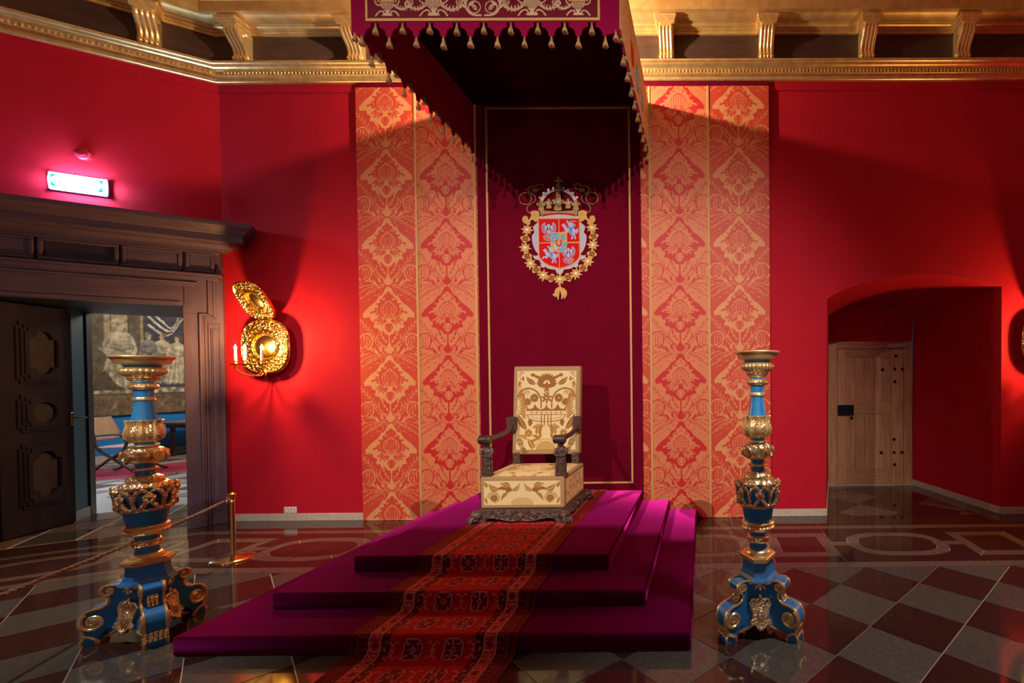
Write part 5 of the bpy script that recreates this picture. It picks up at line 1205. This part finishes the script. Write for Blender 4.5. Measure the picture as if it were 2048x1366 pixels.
    inp = smooth([(.205, 0), (.205, .03), (.190, .055), (.165, .085), (.12, .09), (.07, .12), (.06, .20), (.06, .345)], 5)
    prof = outp+inp
    for k in range(3):
        a = 2*PI*k/3-PI/2+PI/3
        R = Matrix.Rotation(a, 4, 'Z'); HW = .046
        f = lambda p: R @ Vector((p.x, p.z, p.y))
        lg = P('leg', MB().prism(prof, -HW, HW, f), B, False)
        for s in (-1, 1):
            q = MB()
            q.tube([R @ Vector((x, s*HW, z)) for x, z in outp], .0075, 6)                                  # gilt edge
            sp = [(x, z) for x, z in spiral(.222, .142, .058, .012, 60, 60-560, 44)]
            q.tube([R @ Vector((x, s*(HW+.002), z)) for x, z in sp], [.013-.006*i/43 for i in range(44)], 7)
            q.lathe([(.0, .010), (.030, .009), (.036, .004), (.038, 0)], 20, M=lambda p: R @ Vector((.222+p.x, s*(HW+p.z-.002), .142+p.y)), cap=False)
            sp = spiral(.152, .320, .034, .006, 80, 80-520, 30); q.tube([R @ Vector((x, s*(HW+.002), z)) for x, z in sp], [.009-.004*i/29 for i in range(30)], 6)
            q.lathe([(.0, .006), (.014, .005), (.018, 0)], 14, M=lambda p: R @ Vector((.152+p.x, s*(HW+p.z), .320+p.y)), cap=False)
            q.tube([R @ Vector((x, s*(HW+.001), z)) for x, z in smooth([(.205, .004), (.212, .03), (.236, .05), (.262, .06)], 4)], [.010]*13, 6)
            q.build('gilt_scroll', G, lg)
        q = MB()
        for i, (x, z) in enumerate(((.272, .085), (.270, .072), (.266, .060), (.266, .048), (.270, .036))):
            for y in np.linspace(-HW*.9, HW*.9, 5): q.ball((0, 0, 0), (.009, .011, .009), 6, 5, lambda p: R @ Vector((x+p.x, y+p.y, z+p.z)))
        q.build('leaf_spray', GC, lg)
        q = MB()
        for i, (x, z, r) in enumerate(((.158, .284, .012), (.154, .268, .013), (.154, .250, .012), (.160, .236, .010), (.172, .226, .009))):
            for y in (-.016, .0, .016): q.ball((0, 0, 0), (r, r*.8, r), 7, 5, lambda p: R @ Vector((x+.006+p.x, y+p.y, z+p.z)))
        q.build('leaf_cluster', GC, lg)
    # cartouche and spray on each face
    for k in range(3):
        a = 2*PI*k/3-PI/2; R = Matrix.Rotation(a+PI/2, 4, 'Z')
        f = lambda p: R @ Vector((p.x, -(p.z+.084+max(0, .22-p.y)*.22), p.y))
        q = MB(); sh = smooth([(0, .058), (.018, .066), (.030, .088), (.052, .092), (.058, .112), (.044, .118), (.046, .150), (.056, .190), (.064, .205), (.05, .212), (.03, .222), (.0, .226)], 4)
        q.prism(sh+[(-x, z) for x, z in sh[::-1]][1:-1], .0, .016, f)
        q.ball((0, .145, .016), (.026, .045, .016), 12, 8, f)
        for s in (-1, 1):
            q.tube([f(Vector((s*x, z, .016))) for x, z in smooth([(.0, .064), (.030, .09), (.045, .12), (.046, .16), (.058, .20), (.066, .212), (.058, .222)], 4)], .0065, 6)
            q.tube([f(Vector((s*x, z, .016))) for x, z in smooth([(.0, .222), (.02, .235), (.042, .240), (.054, .228), (.046, .216)], 4)], .008, 6)
            q.tube([f(Vector((s*x, z, .018))) for x, z in smooth([(.04, .104), (.056, .098), (.062, .112), (.05, .120)], 4)], .007, 6)
            for u_ in range(3): q.ball((s*.014*u_, .228+.010*(2-u_), .018), (.010, .013, .010), 7, 5, f)
        q.ball((0, .256, .014), (.012, .016, .010), 8, 6, f); q.ball((0, .072, .018), (.014, .014, .010), 8, 6, f)
        P('cartouche', q, GC)
        q = MB(); f2 = lambda p: R @ Vector((p.x, -(p.z+.094), p.y))
        for s in (-1, 1):
            q.tube([f2(Vector((s*x, z, .004))) for x, z in smooth([(.0, .335), (.022, .340), (.045, .334), (.066, .338)], 4)], [.009]*13, 6)
            q.tube([f2(Vector((s*x, z, .006))) for x, z in smooth([(.006, .330), (.020, .318), (.028, .312), (.022, .306)], 4)], .008, 6)
        q.ball((0, .332, .010), (.013, .018, .012), 8, 6, f2); q.ball((0, .305, .006), (.012, .016, .010), 8, 6, f2)
        P('spray', q, GC)
    return t
torchere((.345, -2.43, 0), 0.0, 'blue and gilt torchere standing in front of the damask on the niche side')
torchere((-3.555, -2.40, 0), math.radians(-5), 'blue and gilt torchere standing before the open doorway')

# ================================================================== BARRIER
def stanchion(loc, label):
    t = empty('rope_stanchion', loc); tag(t, label, 'barrier post', 'brass rope stanchions')
    MB().lathe([(.0, 0), (.155, 0), (.155, .008), (.148, .014), (.11, .019), (.05, .028), (.024, .036), (.0, .036)], 40, cap=False).build('foot', M['brass'], t)
    MB().lathe([(.019, .034), (.019, .52)], 20).build('post', M['brass'], t)
    MB().lathe([(.019, .515), (.024, .52), (.024, .528), (.020, .534), (.019, .55), (.024, .568), (.031, .585), (.031, .592), (.022, .596), (.014, .602), (.0, .605)], 24, cap=False).build('finial', M['brass'], t)
    return t
st = stanchion((-4.262, -1.158, 0), 'polished brass rope stanchion standing near the doorway jamb')
MB().tube([(.0+.022*math.cos(a)-.045, -.014*math.cos(a), .535+.022*math.sin(a)) for a in np.linspace(0, 2*PI, 15)[:-1]], .004, 6, True).build('ring', M['brass'], st)
s2 = stanchion((-3.42, -3.86, 0), 'polished brass rope stanchion holding the far end of the barrier rope')
MB().tube([(.022*math.cos(a)-.03, .03, .535+.022*math.sin(a)) for a in np.linspace(0, 2*PI, 15)[:-1]], .004, 6, True).build('ring', M['brass'], s2)
A_, B_ = Vector((-4.318, -1.178, .525)), Vector((-3.452, -3.80, .515)); pts = []
for i in range(41):
    t = i/40; p = A_.lerp(B_, t); p.z -= .085*4*t*(1-t); p.x -= .10*math.sin(PI*t); pts.append(p)
q = MB()
for k in range(3):
    strand = []
    for i in range(241):
        u = i/240*40; j = min(39, int(u)); p = pts[j].lerp(pts[j+1], u-j); a = i*.55+2*PI*k/3; strand.append(p+Vector((.0065*math.cos(a)*.9, .0065*math.cos(a)*.3, .0065*math.sin(a))))
    q.tube(strand, .0072, 5)
rp = q.build('barrier_rope', M['rope'], None); tag(rp, 'twisted tan barrier rope slung from a brass stanchion', 'rope')

# ================================================================== SCONCES
def sconce(loc, label):
    t = empty('wall_sconce', loc); tag(t, label, 'wall light', 'brass wall sconces with reflector plates')
    # local: wall at y=0, room towards -y ; lower plate
    RX_, RZ_ = .272, .305
    def plate(cx, cy, cz, rx, rz, tilt, yaw, nm, bowl, k):
        Rm = Matrix.Translation((cx, cy, cz)) @ Matrix.Rotation(yaw, 4, 'Z') @ Matrix.Rotation(tilt, 4, 'X')
        sup = lambda a: (math.copysign(abs(math.cos(a))**.75, math.cos(a)), math.copysign(abs(math.sin(a))**.75, math.sin(a)))
        q = MB(); rows = []
        for r, d in ((.50, .0), (.54, -.018), (.58, -.004), (.62, .0), (.90, -.012), (.95, -.022), (1.0, -.006), (1.0, .004), (.9, .006), (.5, .012)):
            rows.append([Rm @ Vector((rx*r*sup(a)[0] if r > .6 else rx*r*math.cos(a), d, rz*r*sup(a)[1] if r > .6 else rx*r*math.sin(a)*k)) for a in np.linspace(0, 2*PI, 49)])
        q.grid(rows); o = q.build(nm, M['brass_emb'], t)
        b = MB()
        for i in range(30):
            a = 2*PI*i/30; s_ = sup(a)
            for rr, sz in ((.70, .016), (.83, .018), (.765, .012)):
                jit = .03*math.sin(i*2.7+rr*50); aa = a+.1*math.sin(i*5.1+rr*20)
                b.ball((0, 0, 0), (sz*(.8+.3*math.sin(i)), .007, sz), 7, 5, lambda p: Rm @ Vector((rx*(rr+jit)*sup(aa)[0]+p.x, -.008+p.y, rz*(rr+jit)*sup(aa)[1]+p.z)))
        b.build('embossed_fruit', M['brass'], o)['kind'] = 'stuff'
        m_ = MB(); m_.lathe([(0, .0), (.2*rx, .003), (.4*rx, .012), (.50*rx, .020), (.52*rx, .0)] if not bowl else [(0, -.03), (.2*rx, -.026), (.4*rx, -.012), (.5*rx, .0), (.52*rx, .01)], 36, M=lambda p: Rm @ Vector((p.x, p.z-.006, p.y*k)), cap=False)
        m_.build('reflector_boss', M['brass'], o)
    plate(0, -.09, 0, RX_, RZ_, 0, 0, 'lower_plate', True, 1.0)
    plate(.01, -.22, .49, .165, .235, math.radians(36), math.radians(0), 'upper_plate', False, 1.2)
    MB().tube([(0, 0, .0), (0, -.085, .0)], .016, 8).build('wall_bracket', M['brass_dk'], t)
    MB().tube([(0, -.0, .3), (0, -.06, .36), (0, -.12, .46), (.01, -.20, .49)], .008, 6).build('upper_stay', M['brass_dk'], t)
    for ax, dx in ((-.145, -1), (.0, 0), (.14, 1)):
        yy = -.335 if dx == 0 else -.29
        p = smooth([(0, -.10, -.26), (ax*.4, -.16, -.33), (ax*.8, yy+.06, -.31), (ax, yy, -.26), (ax, yy, -.215)], 6)
        a_ = MB().tube(p, .007, 7).build('arm', M['brass_dk'], t)
        MB().lathe([(.0, 0), (.03, .0), (.052, .008), (.054, .012), (.03, .008), (.0, .006)], 20, (ax, yy, -.215), cap=False).build('drip_pan', M['brass_dk'], a_)
        MB().lathe([(.0, .006), (.012, .006), (.018, .02), (.013, .034), (.02, .05), (.0, .05)], 14, (ax, yy, -.215), cap=False).build('socket', M['brass_dk'], a_)
        cn = MB().lathe([(.0, .0), (.0125, 0), (.0115, .115), (.0, .12)], 14, (ax, yy, -.167), cap=False).build('candle', M['candle'], t)
        MB().lathe([(.0, 0), (.008, .004), (.0135, .018), (.012, .03), (.006, .046), (.0015, .06), (0, .061)], 12, (ax, yy, -.048), cap=False).build('flame_bulb', M['flame'], cn)
    l = light('POINT', 'candle_light', (loc[0]+.03, loc[1]-.37, loc[2]-.01), 92, (1, .52, .15), shadow_soft_size=.045)
    return t
sconce((-4.92, 0, 2.0), 'brass wall sconce with two embossed reflector plates and lit candle bulbs beside the portal')
sconce((3.90, 0, 2.0), 'brass wall sconce with two embossed reflector plates and lit candle bulbs beyond the niche')

# ================================================================== SMALL WALL FITTINGS
es = empty('exit_sign', LW(1.02, .0, 3.62)); tag(es, 'bright white lit emergency exit sign above the portal', 'sign')
SM = lambda p: LW(1.02-p[0], p[1], 3.62+p[2])-es.location
q = MB(); q.bbox(-.195, .195, .004, .03, -.088, .088, .004, SM); q.build('case', M['sign_case'], es, False)
q = MB(); q.grid([[SM((x, .03+.05*math.sqrt(max(0, 1-(z/.085)**2)), z)) for x in np.linspace(-.183, .183, 9)] for z in np.linspace(-.084, .084, 13)]); q.build('lit_cover', M['sign'], es)
for sx in (-1, 1):
    for sz in (-1, 1):
        MB().add([SM((sx*.168, .071, sz*.06)), SM((sx*.125, .071, sz*.06)), SM((sx*.168, .088, sz*.012)), SM((sx*.168, .062, sz*.062)), SM((sx*.125, .062, sz*.062)), SM((sx*.168, .078, sz*.012))], [(0, 1, 2), (5, 4, 3), (0, 3, 4, 1), (1, 4, 5, 2), (2, 5, 3, 0)]).build('green_corner', M['sign_green'], es, False)
    MB().bbox(sx*.189-.006, sx*.189+.006, 0.004, .05, -.088, .088, .003, SM).build('end_cap', M['sign_case'], es, False)
ab = empty('alarm_sounder', LW(.995, 0, 3.936)); tag(ab, 'small round red alarm sounder above the exit sign', 'alarm')
AMx = lambda p: LW(.995+p.x, p.z, 3.936+p.y)-ab.location
MB().lathe([(.0, 0), (.058, 0), (.058, .022), (.0, .022)], 28, M=AMx, cap=False).build('back_box', M['detector'], ab)
MB().lathe([(.054, .022), (.056, .034), (.046, .046), (.026, .050), (.024, .058), (.0, .06)], 28, M=AMx, cap=False).build('dome', M['detector'], ab)
ou = empty('wall_socket', (-4.755, 0, .125)); tag(ou, 'white double power socket just above the skirting', 'socket')
MB().bbox(-.072, .072, -.016, -.0, -.036, .036, .004).build('face_plate', M['white'], ou, False)
for s in (-1, 1):
    MB().lathe([(.026, 0), (.026, .003), (.022, .003), (.020, -.004), (.0, -.004)], 24, M=lambda p: Vector((s*.035+p.x, -.0165-p.z, p.y)), cap=False).build('socket_well', M['hole'], ou)
    for t in (-1, 1): MB().lathe([(.0, .001), (.003, .001), (.003, 0)], 8, M=lambda p: Vector((s*.035+t*.009+p.x, -.0135-p.z, p.y)), cap=False).build('pin_hole', M['black'], ou)
# spotlights standing on the added gallery behind the viewer
for p, lab in ((SPOT_L, 'black spotlight on a stand on the added gallery, door side'), (SPOT_R, 'black spotlight on a stand on the added gallery, niche side')):
    t = empty('gallery_spotlight', (p[0], p[1]-.3, 3.55)); tag(t, lab, 'spotlight', 'gallery spotlights')
    k = Vector(p)-t.location
    MB().lathe([(.0, 0), (.2, 0), (.2, .02), (.02, .03), (.016, k.z-.08), (0, k.z-.08)], 20, cap=False).build('stand', M['black'], t)
    MB().lathe([(.0, -.24), (.09, -.24), (.11, -.2), (.11, -.10), (.10, -.06), (.0, -.06)], 24, M=lambda q_: Vector((q_.x, .3+q_.z, k.z+q_.y)), cap=False).build('lamp_body', M['black'], t)

for p, lab in zip(DOWN, ('above the torchere by the doorway', 'above the torchere on the niche side')):  # out-of-view fixtures for the added fill downlights
    t = empty('added_downlight', (p[0], p[1], 6.1)); tag(t, 'round ceiling downlight added as fill '+lab, 'downlight', 'downlights added in the hall ceiling')
    MB().lathe([(.16, 0), (.19, 0), (.19, -.02), (.16, -.03)], 28, cap=False).build('bezel', M['brass'], t)
    MB().lathe([(.0, -.01), (.16, -.01), (.16, -.0), (0, 0)], 28, cap=False).build('lamp_face', M['lamp_face'], t)
# ================================================================== ROOM BEYOND THE DOORWAY
fo = MB().add([LW(2.6, -1.43, -.01), LW(-1.0, -1.43, -.01), Vector((-6, 9, -.01)), Vector((-13, 9, -.01)), Vector((-13, 1.5, -.01))], [(0, 1, 2, 3, 4)])
fo = fo.build('floor', M['far_tile'], None, False); tag(fo, 'pale stone floor of the room beyond the doorway', 'floor', kind='structure')
for i in range(16):
    for j in range(13):
        if (i+j) % 2: continue
        x, y = -12.6+.42*i, 1.2+.42*j
        p = Vector((x, y)); 
        if (p-K).dot(LN) > -1.9: continue
        stone('floor_tile', [(x, y), (x+.42, y+.0), (x+.42, y+.42), (x, y+.42)], M['far_tile_d'] if (i % 2) else M['far_tile'], .0, fo)
for s in np.arange(.3, 1.6, .42):
    for k in range(3): stone('floor_tile', [tuple(K+LD*(s+a)+LN*(b-.04-.46*k)) for a, b in ((0, 0), (.40, 0), (.40, -.44), (0, -.44))], M['tile_grey'] if (k+int(s*3)) % 2 else M['far_tile_d'], .0, fl)
wf = MB().box(-12.0, -11.92, 1.5, 8.5, -.01, 4.6).build('wall_far_room', M['blue_wall'], None, False); tag(wf, 'bright blue wall of the room beyond', 'wall', kind='structure')
MB().box(-11.92, -11.90, 1.5, 8.5, 0, .16).build('skirting', M['base'], wf, False)
wf2 = MB().box(-13, -6, 8.4, 8.5, -.01, 4.6).build('wall_far_side', M['plaster'], None, False); tag(wf2, 'pale end wall of the room beyond', 'wall', kind='structure')
o = MB().box(-13, -6, 1.0, 8.5, 4.6, 4.7).build('ceiling', M['plaster'], None, False); tag(o, 'pale ceiling of the room beyond', 'ceiling', kind='structure')
# tapestry
T0, T1, TZ0, TZ1 = 2.4, 7.4, .95, 4.2
SEP, SED, SEL, SEB, SEG = lin(186, 164, 130), lin(104, 90, 74), lin(236, 220, 186), lin(66, 76, 100), lin(136, 134, 120)
c = Canvas(T0, T1, TZ0, TZ1, .016, SEP)
c.fill([(T0, TZ0), (T1, TZ0), (T1, TZ0+.42), (T0, TZ0+.42)], lin(134, 112, 86)); c.stroke([(T0, TZ0+.42), (T1, TZ0+.42)], .03, SED)
for k in range(12): x = T0+.2+.42*k; c.stroke(spiral(x, TZ0+.2, .12, .02, 0, 600, 40), .02, SED); c.leaf(x+.15, TZ0+.1, x+.3, TZ0+.3, .06, lin(168, 146, 112))
for k in range(60): x = T0+5*k/60; c.ell(x, TZ0+.50+.03*math.sin(k), .055, .035, SEL if k % 2 else SEG)
for k, x in enumerate((3.85, 4.15, 4.45, 4.72)): c.fill([(x-.1, 2.3), (x+.1, 2.3), (x+.1, 4.2), (x-.1, 4.2)], lin(172, 158, 130) if k % 2 else lin(120, 108, 90)); c.stroke([(x-.1, 2.4), (x-.1, 4.2)], .03, SED)
c.fill([(4.62, 1.5), (5.6, 1.5), (5.6, 4.2), (4.62, 4.2)], lin(84, 84, 90)); c.fill(smooth([(3.3, 1.5), (3.4, 2.3), (3.7, 2.5), (3.95, 2.2), (4.4, 2.35), (4.62, 2.2), (4.62, 1.5)], 4), lin(120, 108, 86))
for k in range(7): c.stroke(smooth([(4.70, 3.3-.09*k), (4.95, 2.92-.07*k+.1), (5.15, 2.85-.03*k), (5.36, 3.3-.05*k)], 6), .045, SEL if k % 2 else SEB)
def tone(col, k): return tuple(v*k for v in col)
def figure(x, z0, h, robe, w, hair, face=-1):
    Q = lambda pts: [(x+a*w, z0+b*h) for a, b in pts]
    c.fill(Q(smooth([(-.50, 0), (-.40, .3), (-.26, .56), (-.30, .72), (-.16, .80), (.16, .80), (.32, .72), (.28, .56), (.42, .3), (.60, 0)], 5)), robe)
    for k in range(5):   # long folds, light beside dark
        t = -.34+.17*k; c.fill(Q(smooth([(t*.55, .54), (t*.9, .30), (t*1.25, .0), (t*1.25+.07, .0), (t*.9+.05, .30)], 5)), tone(robe, .72)); c.fill(Q(smooth([(t*.55+.05, .54), (t*.9+.07, .30), (t*1.25+.09, .0), (t*1.25+.13, .0), (t*.9+.10, .30)], 5)), tone(robe, 1.25))
    c.fill(Q(smooth([(-.29, .60), (.0, .555), (.29, .60), (.28, .56), (0, .515), (-.28, .56)], 4, True)), tone(robe, .55))
    for sg in (-1, 1):   # sleeves
        c.fill(Q([(sg*p, q_) for p, q_ in smooth([(.20, .80), (.36, .72), (.44, .56), (.36, .46), (.12, .48), (.14, .54), (.28, .56), (.20, .66)], 4, True)]), tone(robe, 1.15)); c.stroke(Q([(sg*p, q_) for p, q_ in smooth([(.24, .68), (.34, .60), (.30, .52)], 4)]), .016, tone(robe, .6))
    c.fill(Q(smooth([(-.26, .74), (-.10, .82), (.12, .82), (.28, .74), (.16, .70), (-.12, .70)], 4, True)), tone(robe, 1.3))
    c.ell(x, z0+h*.885, w*.115, h*.068, lin(226, 200, 164)); c.ell(x-face*w*.05, z0+h*.905, w*.12, h*.066, hair); c.ell(x+face*w*.035, z0+h*.88, w*.075, h*.05, lin(226, 200, 164)); c.stroke(Q([(face*.095, .885), (face*.12, .865), (face*.09, .86)]), .014, lin(190, 160, 126))
figure(4.95, 1.62, 1.12, lin(190, 176, 146), .44, lin(150, 132, 104)); figure(5.24, 1.60, 1.10, lin(210, 196, 164), .5, lin(120, 104, 84)); figure(4.70, 1.66, 1.06, lin(140, 136, 128), .4, lin(170, 150, 118), 1)
figure(4.20, 1.54, 1.36, lin(196, 182, 152), .66, lin(200, 184, 148), 1); c.ell(4.18, 2.83, .17, .035, lin(206, 190, 154)); c.ell(4.17, 2.86, .10, .05, lin(206, 190, 154)); figure(3.45, 1.6, 1.25, lin(156, 146, 126), .55, SED, 1); figure(5.95, 1.6, 1.25, SEG, .55, SED)
c.fill(smooth([(3.75, 1.46), (3.8, 1.7), (3.95, 1.85), (4.1, 1.6), (4.3, 1.46)], 4), SED); c.leaf(4.45, 2.1, 4.62, 1.95, .12, SEB)
X, Z = np.meshgrid(c.x, c.y); pos = np.stack([np.full_like(X, -11.86)+.012*np.sin(X*5)*np.sin(Z), X, Z], -1)
tpz = grid_mesh('figured_tapestry', pos, c.a, M['tapestry'], None); tag(tpz, 'sepia woven tapestry with robed figures on the blue wall', 'tapestry')
q = MB().bbox(-11.88, -11.84, T0, T1, TZ1, TZ1+.04, .005); q.build('hanging_rail', M['chair_wood'], tpz, False)
# rug
RG = [(-10.15, 2.05), (-9.0, 3.35), (-10.2, 4.35), (-11.2, 2.95)]
rg = MB().prism(RG, .001, .012).build('crimson_rug', M['rug_far'], None, False); tag(rg, 'crimson rug with pale fringe under the folding chair', 'rug')
q = MB(); a, b = Vector(RG[0]), Vector(RG[1]); nn = Vector(((b-a).y, -(b-a).x)).normalized()
for i in range(70):
    p = a.lerp(b, (i+.5)/70); q.tube([(p.x, p.y, .008), (p.x+nn.x*.09+random.uniform(-.01, .01), p.y+nn.y*.09, .006)], .006, 4)
o = q.build('fringe', M['fringe'], rg); o['kind'] = 'stuff'
# folding X-chair
xc = empty('folding_chair', (-10.25, 2.95, .014), math.radians(12)); tag(xc, 'folding X-frame armchair with tan leather back on the crimson rug', 'chair')
for y in (-.26, .26):
    for s in (-1, 1):
        MB().tube(smooth([(s*.40, y, .028), (s*.30, y, .055), (s*.12, y, .20), (0, y, .30), (-s*.16, y, .42), (-s*.22, y, .56), (-s*.24, y, .72 if s > 0 else .66)], 5), .024, 8).build('crossed_leg', M['chair_wood'], xc)
MB().tube([(0, -.28, .30), (0, .28, .30)], .018, 8).build('pivot', M['chair_wood'], xc)
MB().bbox(-.24, .30, -.27, .27, .46, .49, .01).build('leather_seat', M['fringe'], xc, False)
q = MB().bbox(-.015, .015, -.27, .27, 0, .42, .006, Matrix.Translation((-.27, 0, .60)) @ Matrix.Rotation(math.radians(-24), 4, 'Y')); lb = q.build('leather_back', M['leather'], xc, False)
q = MB()
for k in range(16):
    for yy in (-.26, .26): q.ball((0, 0, 0), .011, 6, 4, lambda p: Matrix.Translation((-.27, 0, .60)) @ Matrix.Rotation(math.radians(-24), 4, 'Y') @ Vector((.016+p.x, yy+p.y, .015+.026*k+p.z)))
q.build('nail_row', M['fringe'], lb)
for y in (-.27, .27): MB().tube(smooth([(-.27, y, .68), (-.1, y, .70), (.12, y, .70), (.24, y, .66)], 5), .022, 8).build('arm', M['chair_wood'], xc)
# long table behind
tb = empty('long_table', (-11.35, 5.9, 0), math.radians(90)); tag(tb, 'long dark wooden table with turned legs under the tapestry', 'table')
MB().bbox(-1.25, 1.25, -.36, .36, .71, .755, .008).build('table_top', M['leather'], tb, False)
MB().bbox(-1.12, 1.12, -.29, .29, .62, .71, .006).build('apron', M['chair_wood'], tb, False)
for sx in (-1, 1):
    for sy in (-1, 1):
        MB().lathe([(.045, 0), (.045, .1), (.03, .12), (.04, .2), (.048, .35), (.032, .5), (.05, .54), (.035, .57), (.05, .6), (.05, .63)], 14, (sx*1.02, sy*.25, 0)).build('leg', M['chair_wood'], tb)
for sy in (-1, 1): MB().bbox(-1.02, 1.02, sy*.25-.025, sy*.25+.025, .05, .10, .005).build('stretcher', M['chair_wood'], tb, False)
